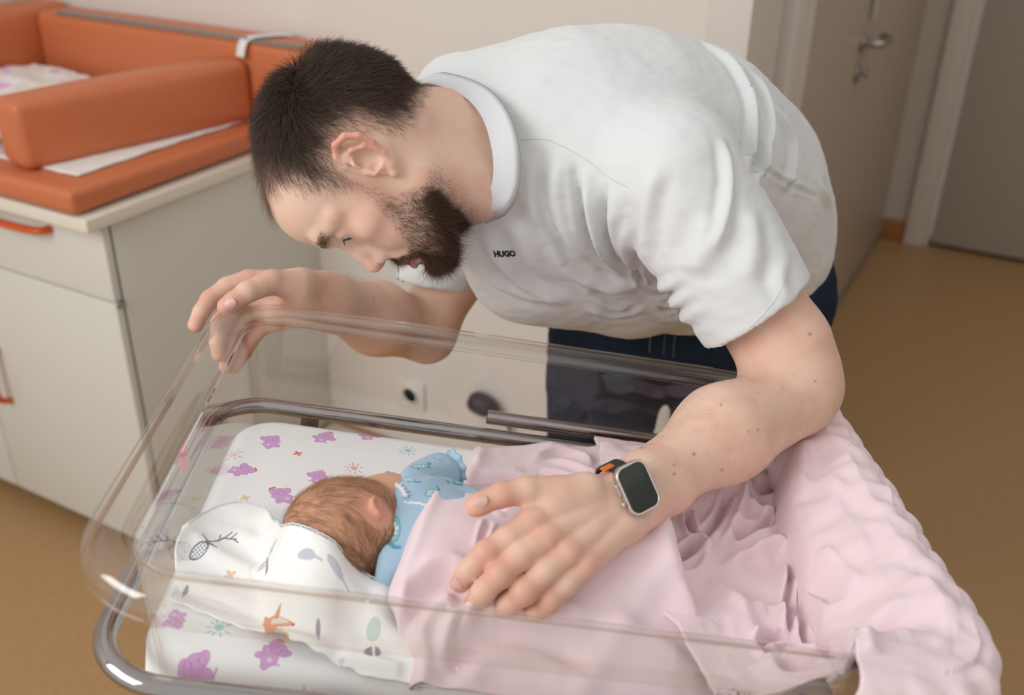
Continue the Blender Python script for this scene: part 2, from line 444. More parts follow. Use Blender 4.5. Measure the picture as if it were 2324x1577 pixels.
# ---------------------------------------------------------------- orange changing mat
M_vinyl = mat('orange_vinyl', (198, 114, 74), 0.42, spec=0.4, bump=0.12, bscale=700)
M_piping = mat('orange_piping', (196, 100, 54), 0.5)
cm = empty('changing_mat', (-1.9, 1.45, 0.872), 'orange vinyl changing mat with raised sides on the cabinet', 'changing mat')
def pillowbox(name, lo, hi, bev, puff, m, parent, rot=0.0, piv=None):
    """rounded soft box whose faces bulge a little, corners pinched"""
    V, F = box_geo(lo, hi, bev, 4)
    V, F = subdiv_grid(V, F, 2)
    c = (np.array(lo) + np.array(hi))/2; h = (np.array(hi) - np.array(lo))/2
    q = (V - c)/h
    for ax in range(3):
        o1, o2 = [k for k in range(3) if k != ax]
        V[:, ax] += np.sign(q[:, ax])*sstep(0.75, 1.0, np.abs(q[:, ax]))*puff*(1 - q[:, o1]**2)*(1 - q[:, o2]**2)
    V += 0.0012*np.stack([fbm(V, 14, 2, s) for s in (1, 2, 3)], 1)
    if rot:
        a = math.radians(rot); p = np.array(piv if piv is not None else c); d = V - p
        V[:, 0] = p[0] + d[:, 0]*math.cos(a) - d[:, 1]*math.sin(a); V[:, 1] = p[1] + d[:, 0]*math.sin(a) + d[:, 1]*math.cos(a)
    return mesh_obj(name, V, F, m, parent)
def subdiv_grid(V, F, n):
    for _ in range(n):
        V = list(map(tuple, V)); em = {}; NF = []
        def mid(a, b):
            k = (a, b) if a < b else (b, a)
            if k not in em: em[k] = len(V); V.append(tuple((np.array(V[a]) + np.array(V[b]))/2))
            return em[k]
        for f in F:
            c = len(V); V.append(tuple(np.mean([V[i] for i in f], 0))); m_ = [mid(f[i], f[(i+1) % len(f)]) for i in range(len(f))]
            for i in range(len(f)): NF.append((f[i], m_[i], c, m_[i-1]))
        V = np.array(V); F = NF
    return np.array(V), F
pillowbox('base_pad', (-2.40, 1.135, 0.8775), (-1.545, 1.80, 0.925), 0.014, 0.004, M_vinyl, cm)
pillowbox('side_roll', (-1.79, 1.165, 0.929), (-1.695, 1.69, 1.062), 0.02, 0.006, M_vinyl, cm, rot=-12.5, piv=(-1.70, 1.165, 1.0))
pillowbox('back_roll', (-2.29, 1.685, 0.929), (-1.405, 1.80, 1.098), 0.02, 0.004, M_vinyl, cm)
pillowbox('side_roll', (-2.41, 1.165, 0.929), (-2.29, 1.80, 1.108), 0.022, 0.005, M_vinyl, cm)
# grey measuring strip stuck on the back roll, with fine ticks
M_grey = mat('grey_ruler', (146, 138, 128), 0.5)
rl = box('measuring_strip', (-2.22, 1.69, 1.0975), (-1.45, 1.725, 1.101), M_grey, cm, 0.001)
tk = []
for k in range(150):
    x = -2.215 + k*0.0051; tk.append(box_geo((x, 1.692, 1.1012), (x + 0.0012, 1.692 + (0.018 if k % 10 == 0 else 0.010), 1.1015)))
V, F = cat_geo(tk); o = mesh_obj('ruler_ticks', V, F, mat('dark_tick', (105, 98, 90), 0.6), cm, smooth=False); o['kind'] = 'stuff'
# seams
for pth in ([(-1.562, 1.14, 0.893), (-1.548, 1.30, 0.893), (-1.546, 1.60, 0.893), (-1.55, 1.78, 0.893)],):
    tube('piping', smooth_path(pth, 6), 0.0018, M_piping, cm, 8)
# white strap over the junction
M_cotton = mat('white_cotton', (232, 230, 226), 0.9, spec=0.2, bump=0.3, bscale=900)
s0 = W(604, 100, 2.05)
def strip(name, path, wv, th, m, parent):
    path = smooth_path(path, 6); wv = np.asarray(wv, float); V, F = [], []
    for p in path: V += [p - wv/2, p + wv/2, p + wv/2 + [0, 0, -th], p - wv/2 + [0, 0, -th]]
    for i in range(len(path)-1):
        for k in range(4): a = 4*i; F.append((a+k, a+(k+1) % 4, a+4+(k+1) % 4, a+4+k))
    F += [(3, 2, 1, 0), tuple(4*(len(path)-1) + k for k in range(4))]
    return mesh_obj(name, V, F, m, parent)
st = empty('white_strap', (-1.62, 1.70, 1.10), 'white strap with small print over the back roll of the orange mat', 'strap')
strip('strap_band', [(-1.60, 1.668, 1.070), (-1.60, 1.680, 1.095), (-1.60, 1.70, 1.105), (-1.585, 1.74, 1.106), (-1.55, 1.79, 1.104)], (0.030, -0.006, 0), 0.002, M_cotton, st)
# print marks on the strap
box('printed_mark', (-1.606, 1.688, 1.1045), (-1.596, 1.696, 1.1066), mat('grey_print', (120, 124, 126), 0.8), st)
# terry cloth under the side roll
def cloth_sheet(name, x0, x1, y0, y1, zf, m, parent, nx, ny, edge=0.006, th=0.004):
    xs = np.linspace(x0, x1, nx); ys = np.linspace(y0, y1, ny); X, Y = np.meshgrid(xs, ys, indexing='ij')
    P2 = np.column_stack([X.ravel(), Y.ravel()])
    Px = P2[:, 0] + edge*fbm(P2, 25, 3, 5)*1.2; Py = P2[:, 1] + edge*fbm(P2, 25, 3, 9)
    Z = zf(P2[:, 0], P2[:, 1]); V = np.column_stack([Px, Py, Z]); i = np.arange(nx*ny).reshape(nx, ny)
    F = np.stack([i[:-1, :-1], i[1:, :-1], i[1:, 1:], i[:-1, 1:]], -1).reshape(-1, 4)
    o = mesh_obj(name, V, F, m, parent); md = o.modifiers.new('thickness', 'SOLIDIFY'); md.thickness = th; md.offset = -1; return o
tw = cloth_sheet('terry_cloth', -2.24, -1.60, 1.20, 1.68, lambda x, y: 0.9315 + 0.0015*fbm(np.column_stack([x, y]), 60, 2, 3), M_cotton, None, 80, 70)
tag(tw, 'white terry cloth lying under the side roll of the orange mat', 'cloth')
# ---------------------------------------------------------------- bassinet frame of reference (tilted a little, foot end lower)
TO = np.array([-0.5289, 0.306171, 1.078949])
EL = np.array([0.855274, 0.493174, -0.159015]); EW = np.array([-0.506478, 0.860615, -0.053124]); EN = np.array([0.110651, 0.125973, 0.985843])
TU, TV = 0.72, 0.5333
def T(u, v, n): 
    u = np.asarray(u, float)[..., None]; v = np.asarray(v, float)[..., None]; n = np.asarray(n, float)[..., None]
    return TO + u*EL + v*EW + n*EN
def toT(w):
    d = np.asarray(w) - TO; return np.stack([d @ EL, d @ EW, d @ EN], -1)
def on_n(x, y, n=0.0, hf=None):       # pixel -> (u,v) on the tub's plane n (or height function)
    r = R @ P(x, y, 1); c = CAMPOS - TO
    for _ in range(8 if hf else 1):
        t = (n - c @ EN)/(r @ EN); p = c + r*t; uv = np.array([p @ EL, p @ EW])
        if hf: n = 0.5*n + 0.5*float(hf(uv[None])[0])
    return uv
def rrect(d, rc=0.085, n=10, U=TU, V=TV):
    r = max(rc - d, 0.012); pts = []
    for cx_, cy_, a0 in ((U-d-r, V-d-r, 0), (d+r, V-d-r, 90), (d+r, d+r, 180), (U-d-r, d+r, 270)):
        for k in range(n+1):
            a = math.radians(a0 + 90*k/n); pts.append((cx_ + r*math.cos(a), cy_ + r*math.sin(a)))
    return np.array(pts)
def loft_rings(rings, close=False, cap0=False, cap1=False):
    n = len(rings[0]); V = np.vstack(rings); F = []
    m = len(rings) if close else len(rings)-1
    for i in range(m):
        j = (i+1) % len(rings)
        for k in range(n): F.append((i*n+k, i*n+(k+1) % n, j*n+(k+1) % n, j*n+k))
    if cap0: F.append(tuple(range(n))[::-1])
    if cap1: F.append(tuple((len(rings)-1)*n+k for k in range(n)))
    return V, F
bas = empty('bassinet', T(TU/2, TV/2, -0.25)*np.array([1, 1, 0]), 'clear acrylic hospital bassinet on a chrome tube cart in front of the man', 'bassinet')

def acrylic(name, tint, refl=1.0):
    m = bpy.data.materials.new(name); m.use_nodes = True; nt = m.node_tree; n = nt.nodes; l = nt.links
    n.remove(n['Principled BSDF']); out = n['Material Output']
    tr = n.new('ShaderNodeBsdfTransparent'); tr.inputs[0].default_value = (*tint, 1)
    gl = n.new('ShaderNodeBsdfGlossy'); gl.inputs['Roughness'].default_value = 0.03; gl.inputs[0].default_value = (1, 1, 1, 1)
    lw = n.new('ShaderNodeLayerWeight'); lw.inputs['Blend'].default_value = 0.5
    pw = n.new('ShaderNodeMath'); pw.operation = 'POWER'; pw.inputs[1].default_value = 5.0; l.new(lw.outputs['Facing'], pw.inputs[0])
    mr = n.new('ShaderNodeMapRange'); mr.inputs['To Min'].default_value = 0.04*refl; mr.inputs['To Max'].default_value = 0.9; l.new(pw.outputs[0], mr.inputs['Value'])
    nz = n.new('ShaderNodeTexNoise'); nz.inputs['Scale'].default_value = 9; tc = n.new('ShaderNodeTexCoord'); l.new(tc.outputs['Object'], nz.inputs['Vector'])
    bp = n.new('ShaderNodeBump'); bp.inputs['Strength'].default_value = 0.25; bp.inputs['Distance'].default_value = 0.002
    l.new(nz.outputs['Fac'], bp.inputs['Height']); l.new(bp.outputs['Normal'], gl.inputs['Normal'])
    mx = n.new('ShaderNodeMixShader'); l.new(mr.outputs['Result'], mx.inputs['Fac']); l.new(tr.outputs[0], mx.inputs[1]); l.new(gl.outputs[0], mx.inputs[2])
    l.new(mx.outputs[0], out.inputs['Surface']); return m
M_acr = acrylic('acrylic_wall', (0.992, 0.990, 0.986), 0.8)
M_rim = bpy.data.materials.new('acrylic_rim'); M_rim.use_nodes = True
_b = M_rim.node_tree.nodes['Principled BSDF']; _b.inputs['Transmission Weight'].default_value = 1.0; _b.inputs['Roughness'].default_value = 0.03
_b.inputs['IOR'].default_value = 1.47; _b.inputs['Base Color'].default_value = (0.985, 0.975, 0.965, 1)

top_prof = [(0.040, -0.012), (0.043, -0.03), (0.050, -0.07), (0.062, -0.14), (0.071, -0.195), (0.076, -0.208), (0.088, -0.219), (0.11, -0.222)]
bot_prof = [(0.11, -0.2255), (0.0865, -0.2225), (0.0735, -0.2105), (0.068, -0.196), (0.059, -0.14), (0.047, -0.07), (0.040, -0.03), (0.037, -0.012)]
rings = [T(*rrect(d).T, np.full(44, n_)) for d, n_ in top_prof]
V1, F1 = loft_rings(rings, cap1=True)
rings = [T(*rrect(d).T, np.full(44, n_)) for d, n_ in bot_prof]
V2, F2 = loft_rings(rings, cap0=True)
V, F = cat_geo([(V1, [f[::-1] for f in F1]), (V2, [f[::-1] for f in F2])])
tub = mesh_obj('tub', V, F, M_acr, bas); tub['label'] = 'clear acrylic tub with sloping walls'
# rolled rim: flange + turned-down lip, solid clear plastic
rp = [(0.040, -0.012), (0.0385, -0.006), (0.034, -0.001), (0.028, 0.0015), (0.016, 0.002), (0.007, 0.0005), (0.0025, -0.003), (0.0, -0.009), (-0.0005, -0.024),
      (0.001, -0.0265), (0.003, -0.024), (0.0035, -0.011), (0.006, -0.0055), (0.009, -0.0035), (0.016, -0.0025), (0.028, -0.0025), (0.033, -0.0045), (0.036, -0.008), (0.037, -0.012)]
rings = [T(*rrect(d, n=16).T, np.full(68, n_)) for d, n_ in rp]
V, F = loft_rings(rings, close=True)
rim = mesh_obj('rim', V, [f[::-1] for f in F], acrylic('acrylic_rim_clear', (0.965, 0.957, 0.948), 1.8), bas); rim['label'] = 'rolled clear rim of the tub'
# chrome tube frame carrying the tub
def ringpath(uo0, uo1, v0, v1, r, n_, k=10):
    pts = []
    for cx_, cy_, a0 in ((uo1-r, v1-r, 0), (uo0+r, v1-r, 90), (uo0+r, v0+r, 180), (uo1-r, v0+r, 270)):
        for q in range(k+1):
            a = math.radians(a0 + 90*q/k); pts.append((cx_ + r*math.cos(a), cy_ + r*math.sin(a), n_))
    return T(*np.array(pts).T)
NF = -0.115
tf = tube('tube_frame', ringpath(0.013, TU-0.013, 0.034, 0.487, 0.062, NF), 0.0092, M_chrome, bas, 20, closed=True)
V, F = cat_geo([tube_geo(T([0.327, 0.5, 0.69], [0.503, 0.503, 0.503], [-0.098]*3), 0.0085, 20, cap=False), tube_geo(T([0.3275, 0.69], [0.503]*2, [-0.098]*2), 0.0072, 20)])
mesh_obj('side_rail', V, F, M_chrome, bas)
for u in (0.118, 0.6):
    V, F = box_geo((-0.011, -0.003, -0.034), (0.011, 0.003, -0.006), 0.001, 2); mesh_obj('bracket', T(V[:,0] + u, V[:,1] + 0.4865, V[:,2] + NF), F, M_steel, tf)
# posts, lower shelf and castors of the cart
for u, v in ((0.62, 0.487), (0.62, 0.034), (0.20, 0.034)):
    a = T(u, v, NF - 0.0); tube('post', [a, [a[0], a[1], 0.11]], 0.011, M_chrome, bas, 16)
c0, c1, c2, c3 = [T(u, v, -0.12)[:2] for u, v in ((0.08, 0.04), (0.64, 0.04), (0.64, 0.5), (0.08, 0.5))]
tube('base_frame', smooth_path([(*c, 0.115) for c in (c0, c1, c2, c3)], 1, True), 0.012, M_chrome, bas, 14, closed=True)
for c in (c0, c1, c2, c3):
    lathe('castor', [(0, 0), (0.03, 0.0), (0.035, 0.005), (0.035, 0.02), (0.03, 0.025), (0, 0.025)], (c[0], c[1] - 0.0125, 0.0355), (0, 1, 0), M_black, bas, 20)
    tube('castor_stem', [(c[0], c[1], 0.06), (c[0], c[1], 0.12)], 0.007, M_steel, bas, 10)
# name tag clip: pink sticker on the head end wall
pt = toT(W(345, 1032, 0.93))
uvp = on_n(350, 1030, -0.03)
V, F = box_geo((-0.0008, -0.011, -0.0125), (0.0008, 0.011, 0.0125), 0.0006, 2)
M_pinktag = mat('pink_sticker', (250, 130, 140), 0.5)
pk = mesh_obj('pink_sticker', T(V[:,0] + 0.0365 + (-V[:,2])*0.15, V[:,1] + uvp[1], V[:,2] - 0.03), F, M_pinktag)
tag(pk, 'small pink sticker on the clear head end wall of the bassinet', 'sticker')

# ---------------------------------------------------------------- prints painted in memory on the cloths (u,v plan of the tub, metres)
class Paint:
    def __init__(s, u0, u1, v0, v1, ppm, base):
        s.u0, s.u1, s.v0, s.v1 = u0, u1, v0, v1; s.w = int((u1-u0)*ppm); s.h = int((v1-v0)*ppm)
        s.img = np.ones((s.h, s.w, 4), np.float32); s.img[..., :3] = np.array(base)/255.0; s.ppm = ppm
    def blend(s, c, fn, rad, col, a=1.0):
        i0 = max(int((c[0]-rad-s.u0)*s.ppm), 0); i1 = min(int((c[0]+rad-s.u0)*s.ppm)+1, s.w)
        j0 = max(int((c[1]-rad-s.v0)*s.ppm), 0); j1 = min(int((c[1]+rad-s.v0)*s.ppm)+1, s.h)
        if i1 <= i0 or j1 <= j0: return
        X, Y = np.meshgrid(s.u0 + (np.arange(i0, i1)+.5)/s.ppm - c[0], s.v0 + (np.arange(j0, j1)+.5)/s.ppm - c[1])
        d = fn(X, Y); al = (np.clip(0.5 - d*s.ppm, 0, 1)*a)[..., None]
        s.img[j0:j1, i0:i1, :3] = s.img[j0:j1, i0:i1, :3]*(1-al) + np.array(col)/255.0*al
    def image(s, name):
        im = bpy.data.images.new(name, s.w, s.h); im.pixels.foreach_set(s.img.ravel()); im.pack() ; return im
    def uv(s, uv): return np.stack([(uv[:,0]-s.u0)/(s.u1-s.u0), (uv[:,1]-s.v0)/(s.v1-s.v0)], -1)
def rotf(fn, ang, sc=1.0, fx=1):
    c, s_ = math.cos(ang), math.sin(ang)
    return lambda X, Y: fn(((X*c + Y*s_)*fx)/sc, (-X*s_ + Y*c)/sc)*sc
def circ(x, y, r): return lambda X, Y: np.hypot(X-x, Y-y) - r
def elp(x, y, a, b, t=0.0):
    c, s_ = math.cos(t), math.sin(t)
    def f(X, Y):
        p, q = (X-x)*c + (Y-y)*s_, -(X-x)*s_ + (Y-y)*c; k = np.hypot(p/a, q/b); return (k-1)*min(a, b)
    return f
def segm(x0, y0, x1, y1, r, r1=None):
    r1 = r if r1 is None else r1
    def f(X, Y):
        dx, dy = x1-x0, y1-y0; t = np.clip(((X-x0)*dx + (Y-y0)*dy)/(dx*dx+dy*dy), 0, 1); return np.hypot(X-x0-t*dx, Y-y0-t*dy) - (r + (r1-r)*t)
    return f
def union(*f): return lambda X, Y: np.minimum.reduce([g(X, Y) for g in f])
def outline(f, w): return lambda X, Y: np.abs(f(X, Y)) - w
def both(f, g): return lambda X, Y: np.maximum(f(X, Y), g(X, Y))
E1, E2 = (222, 172, 222), (190, 130, 200)
def stamp_elephant(p, c, ang, sc, fx=1, bow=None, simple=False):
    """a plain round-bellied baby elephant (unit = metre, about 2.4 cm)"""
    head = elp(0, 0.006, 0.0072, 0.0062); body = elp(0.003, -0.0045, 0.0078, 0.0068); ear1 = elp(-0.0068, 0.0065, 0.0038, 0.0052, 0.3); ear2 = elp(0.0066, 0.0075, 0.0036, 0.005, -0.3)
    leg1 = elp(-0.0032, -0.0095, 0.003, 0.0035); leg2 = elp(0.0066, -0.0102, 0.0032, 0.0034); trunk = union(segm(-0.004, 0.003, -0.0078, -0.0012, 0.0021, 0.0017), segm(-0.0078, -0.0012, -0.0062, -0.0035, 0.0017, 0.0014))
    tail = segm(0.0105, -0.004, 0.0132, -0.0015, 0.0005)
    allf = union(head, body, ear1, ear2, leg1, leg2, trunk, tail); R_ = lambda f: rotf(f, ang, sc, fx)
    p.blend(c, R_(allf), 0.02*sc, E1)
    for f in (ear1, ear2, body, head, leg1, leg2, trunk): p.blend(c, R_(both(outline(f, 0.00028), lambda X, Y, a=allf: a(X, Y) - 0.0001)), 0.02*sc, E2, 0.45)
    p.blend(c, R_(outline(allf, 0.0003)), 0.02*sc, E2, 0.35)
    p.blend(c, R_(elp(0.0055, -0.0055, 0.0022, 0.0019)), 0.02*sc, (240, 222, 238), 0.9)
    if not simple:
        for ex in (-0.0025, 0.0022): p.blend(c, R_(circ(ex, 0.0068, 0.0004)), 0.02*sc, (130, 70, 140))
    if bow:
        b = union(elp(-0.0092, 0.0115, 0.0022, 0.0013, 0.9), elp(-0.0058, 0.0132, 0.0022, 0.0013, 0.1), circ(-0.0075, 0.0122, 0.0009)); p.blend(c, R_(b), 0.022*sc, bow)
def stamp_sun(p, c, ang, sc, col):
    def spiral(X, Y):
        r = np.hypot(X, Y); th = np.arctan2(Y, X); d = np.full(X.shape, 1.0)
        for k in range(3):
            rr = 0.0011*((th + 2*math.pi*k)/(2*math.pi)) + 0.0006; ok = (rr < 0.0046); d = np.where(ok, np.minimum(d, np.abs(r-rr)), d)
        return d - 0.00033
    fs = [spiral]
    for k in range(9):
        a = math.radians(20 + k*36 + (k*37 % 11)); r0, r1 = 0.0058, 0.0088 + 0.0007*(k % 3)
        fs.append(segm(r0*math.cos(a), r0*math.sin(a), r1*math.cos(a), r1*math.sin(a), 0.0005, 0.0003))
    p.blend(c, rotf(union(*fs), ang, sc), 0.012*sc, col, 0.92)
def stamp_cross(p, c, ang, sc, col):
    f = union(*[elp(0.0022*math.cos(a), 0.0022*math.sin(a), 0.0022, 0.0013, a) for a in (0.4, 1.97, 3.54, 5.1)]); p.blend(c, rotf(f, ang, sc), 0.006*sc, col, 0.9)
def stamp_tree(p, c, ang, sc, col, halo=True):
    if halo: p.blend(c, rotf(outline(circ(0, 0.002, 0.0105), 0.0006), ang, sc), 0.02*sc, (240, 228, 200), 0.5)
    fs = [segm(0, -0.009, 0, 0.006, 0.0007, 0.0003)]
    for y, l in ((-0.002, 0.005), (0.001, 0.0045), (0.0035, 0.003)):
        for s_ in (-1, 1):
            fs.append(segm(0, y, s_*l, y+l*0.8, 0.00035, 0.0002)); fs.append(segm(s_*l*.55, y+l*.44, s_*l*1.15, y+l*0.5, 0.00028, 0.0002)); fs.append(segm(s_*l*.55, y+l*.44, s_*l*.45, y+l*1.05, 0.00028, 0.0002))
    p.blend(c, rotf(union(*fs), ang, sc), 0.015*sc, col, 0.85)
def stamp_deer(p, c, ang, sc, col):
    fs = [segm(0.001, 0.003, 0.009, 0.010, 0.0006), segm(0.009, 0.010, 0.016, 0.0095, 0.0005), segm(0.009, 0.010, 0.013, 0.0145, 0.0004), segm(0.0125, 0.0098, 0.016, 0.0135, 0.0004), segm(0.006, 0.0075, 0.0065, 0.0115, 0.0004), segm(0.0145, 0.0095, 0.0175, 0.007, 0.0004),
          segm(0.0, 0.002, 0.006, -0.001, 0.0012, 0.0004), segm(0, 0.003, -0.004, 0.007, 0.0007, 0.0004)]
    p.blend(c, rotf(union(*fs), ang, sc), 0.022*sc, col, 0.85)
    b = elp(-0.004, -0.004, 0.0035, 0.0062, -0.7); p.blend(c, rotf(both(b, lambda X, Y: 0.0005 - np.minimum(np.abs((X+Y) % 0.0024 - 0.0012), np.abs((X-Y) % 0.0024 - 0.0012))), ang, sc), 0.02*sc, col, 0.9)
    p.blend(c, rotf(outline(b, 0.0004), ang, sc), 0.02*sc, col, 0.9)
def stamp_fox(p, c, ang, sc):
    og = (222, 142, 92)
    f = union(segm(0.0, -0.004, 0.0, 0.004, 0.0032), segm(0.0, 0.006, 0.012, 0.0, 0.0042, 0.0006), segm(-0.002, 0.009, -0.003, 0.0125, 0.0016, 0.0004), segm(0.003, 0.009, 0.0045, 0.012, 0.0016, 0.0004), segm(0.001, -0.006, 0.006, -0.009, 0.0032))
    p.blend(c, rotf(f, ang, sc), 0.02*sc, og, 0.9)
    p.blend(c, rotf(segm(0.0022, 0.0062, 0.0085, 0.0028, 0.0022, 0.0006), ang, sc), 0.02*sc, (232, 224, 212), 0.9)
    p.blend(c, rotf(elp(0.004, -0.0045, 0.0022, 0.0032), ang, sc), 0.02*sc, (205, 200, 200), 0.9)
    p.blend(c, rotf(elp(-0.0065, -0.0075, 0.0062, 0.0034, -0.3), ang, sc), 0.02*sc, (212, 118, 66), 0.92)
    p.blend(c, rotf(circ(0.0115, 0.0002, 0.0006), ang, sc), 0.02*sc, (70, 60, 80)); p.blend(c, rotf(circ(0.003, 0.0078, 0.0005), ang, sc), 0.02*sc, (70, 60, 80))
def stamp_leaf(p, c, ang, sc, col):
    p.blend(c, rotf(union(elp(0, 0.001, 0.0017, 0.005), segm(0, -0.008, 0, 0, 0.0004)), ang, sc), 0.012*sc, col, 0.8)
def stamp_acorn(p, c, ang, sc, col):
    p.blend(c, rotf(both(elp(0, 0, 0.0065, 0.0055), lambda X, Y: 0.001 - np.abs(X - 0.001)), ang, sc), 0.012*sc, col, 0.85)
def img_mat(name, im, rough=0.9, bump=0.3, bscale=1200, sheen=0.2):
    m = mat(name, (235, 235, 232), rough, spec=0.2, bump=bump, bscale=bscale, sheen=sheen); nt = m.node_tree
    t = nt.nodes.new('ShaderNodeTexImage'); t.image = im; t.extension = 'EXTEND'; uvn = nt.nodes.new('ShaderNodeUVMap'); uvn.uv_map = 'UVMap'
    nt.links.new(uvn.outputs[0], t.inputs['Vector']); nt.links.new(t.outputs['Color'], nt.nodes['Principled BSDF'].inputs['Base Color']); return m
def pix_ang(x, y, n_, dx, dy):        # orientation on the cloth of a direction seen in the photograph
    a = on_n(x, y, n_); b = on_n(x+dx, y+dy, n_); return math.atan2(*(b-a)[::-1]), a

# ---------------------------------------------------------------- mattress with printed sheet
MN = -0.116
def rr_sd(uv, u0, u1, v0, v1, r):
    q = np.abs(uv - [(u0+u1)/2, (v0+v1)/2]) - [(u1-u0)/2 - r, (v1-v0)/2 - r]
    return np.linalg.norm(np.maximum(q, 0), axis=1) + np.minimum(q.max(1), 0) - r
MB = (0.040, 0.655, 0.063, 0.468, 0.052)
def h_matt(uv):
    sd = rr_sd(uv, *MB); R0 = 0.020; x = np.clip(sd + R0, 0, R0)
    return MN - (R0 - np.sqrt(np.maximum(R0*R0 - x*x, 0))) + 0.0022*fbm(uv, 9, 3, 4) - 0.003*sstep(0.3, 0.5, uv[:,0])
WS = (250, 251, 251)
pm = Paint(-0.02, 0.72, -0.02, 0.56, 2600, WS)
OR, BL, YE = (232, 128, 84), (96, 186, 208), (232, 210, 160)
def upat(x, y): return pix_ang(x, y, MN, 0, -40)   # direction "up in the photograph"
for (x, y, rot, sc, fx, bow) in [(617, 1003, 15, 1.0, -1, None), (735, 992, -70, 0.95, 1, OR), (838, 985, -60, 0.95, 1, None), (550, 1068, -50, 0.95, -1, OR), (724, 1084, 25, 0.95, -1, YE),
        (638, 1125, 5, 1.05, 1, OR), (890, 1085, -15, 0.95, -1, None), (450, 1172, 140, 1.15, 1, None), (447, 1508, 10, 1.15, 1, None), (618, 1480, -60, 1.05, 1, OR), (815, 1580, 0, 1.05, 1, None),
        (400, 1405, 150, .8, 1, None)]:
    a, c = upat(x, y); stamp_elephant(pm, c, a - math.pi/2 + math.radians(rot), sc*1.02, fx, bow)
for (x, y, sc, col) in [(804, 1063, 1.15, OR), (926, 1022, 1.15, BL), (580, 1172, 1.15, OR), (497, 1425, 1.2, BL), (700, 1560, 1.35, OR), (530, 1030, 1.2, OR)]:
    a, c = upat(x, y); stamp_sun(pm, c, a - math.pi/2, sc, col)
for (x, y, col) in [(676, 1030, OR), (557, 1130, YE), (526, 1545, OR)]:
    a, c = upat(x, y); stamp_cross(pm, c, a, 1.25 if y < 1500 else 1.5, col)
k = 0                                   # the rest of the sheet, under the blanket
for u in np.arange(0.40, 0.66, 0.055):
    for v in np.arange(0.1, 0.45, 0.06):
        k += 1; (stamp_elephant(pm, np.array([u, v]), k*1.3, 1.0, 1, OR if k % 3 else None) if k % 2 else stamp_sun(pm, np.array([u, v]), 0.3*k, 1.2, (OR, BL)[k % 4 == 0]))
M_sheet = img_mat('printed_sheet', pm.image('printed_sheet'))
def height_sheet(name, u0, u1, v0, v1, step, hf, m, paint=None, parent=None, mask=None, colors=None):
    nu, nv = int((u1-u0)/step)+1, int((v1-v0)/step)+1
    U_, V_ = np.meshgrid(np.linspace(u0, u1, nu), np.linspace(v0, v1, nv), indexing='ij'); uv = np.column_stack([U_.ravel(), V_.ravel()])
    n_ = hf(uv); Wp = T(uv[:,0], uv[:,1], n_); i = np.arange(nu*nv).reshape(nu, nv)
    F = np.stack([i[:-1, :-1], i[1:, :-1], i[1:, 1:], i[:-1, 1:]], -1).reshape(-1, 4)
    if mask is not None:
        k_ = mask(uv); F = F[k_[F].all(1)]; used = np.unique(F); re = np.full(len(uv), -1); re[used] = np.arange(len(used)); F = re[F]; Wp = Wp[used]; uv = uv[used]
    return mesh_obj(name, Wp, F, m, parent, uvs=paint.uv(uv) if paint else None)
# closed shape: rings from the top centre out to the edge and down
def slab_rings(d_list, n_list, B, m=96):
    u0, u1, v0, v1, r = B; out = []
    for d, n_ in zip(d_list, n_list):
        rr = max(r-d, 0.01); pts = []
        for cx_, cy_, a0 in ((u1-d-rr, v1-d-rr, 0), (u0+d+rr, v1-d-rr, 90), (u0+d+rr, v0+d+rr, 180), (u1-d-rr, v0+d+rr, 270)):
            for q in range(m//4): pts.append((cx_ + rr*math.cos(math.radians(a0 + 90*q/(m//4-1))), cy_ + rr*math.sin(math.radians(a0 + 90*q/(m//4-1)))))
        pts = np.array(pts); out.append(np.column_stack([pts, np.full(len(pts), n_)]))
    return out
dl = list(np.linspace(0.186, 0.022, 28)) + [0.020*(1-math.sin(a)) for a in np.linspace(0.05, math.pi/2, 10)] + [0.0, 0.004, 0.012]
rings = slab_rings(dl, [0]*len(dl), MB, 160)
for i, rg in enumerate(rings):
    rg[:, 2] = h_matt(rg[:, :2])
    if i >= len(rings)-3: rg[:, 2] = (-0.155, -0.165, -0.1925, -0.205)[i-len(rings)+4]
allr = np.vstack(rings); V_, F_ = loft_rings([r_ for r_ in rings], cap0=True, cap1=True)
mt = empty('mattress', T(0.34, 0.27, -0.2), 'white mattress with elephant and sun printed sheet in the bassinet', 'mattress')
mesh_obj('printed_sheet', T(V_[:,0], V_[:,1], V_[:,2]), [f[::-1] for f in F_], M_sheet, mt, uvs=pm.uv(V_[:, :2]))

# low beige box lying by the wall, seen under the far tube
bx = on_z(980, 1020, 0.06)
M_box = mat('beige_card', (214, 204, 184), 0.6)
lb = empty('low_box', (bx[0], bx[1], 0), 'low beige box with dark lettering on the floor behind the bassinet', 'box')
box('body', (bx[0]-0.30, YB-0.10, 0.001), (bx[0]+0.62, YB-0.016, 0.075), M_box, lb, 0.012)
def text_geo(s, size, bold=0.018):
    cu = bpy.data.curves.new('t', 'FONT'); cu.body = s; cu.size = size; cu.align_x = 'CENTER'; cu.align_y = 'CENTER'; cu.resolution_u = 3
    cu.offset = size*bold
    o = bpy.data.objects.new('t', cu); COL.objects.link(o); dg = bpy.context.evaluated_depsgraph_get(); me = bpy.data.meshes.new_from_object(o.evaluated_get(dg))
    V = np.array([v.co for v in me.vertices]); F = [tuple(p.vertices) for p in me.polygons]; bpy.data.objects.remove(o); bpy.data.meshes.remove(me); return V, F
V, F = text_geo('NEU MI', 0.045)
V = V*[1, 0, 0] + np.array([0, 0, 1])*V[:, 1:2]
mesh_obj('lettering', V + [bx[0] + 0.02, YB-0.1008, 0.038], F, M_dark, lb, smooth=False)
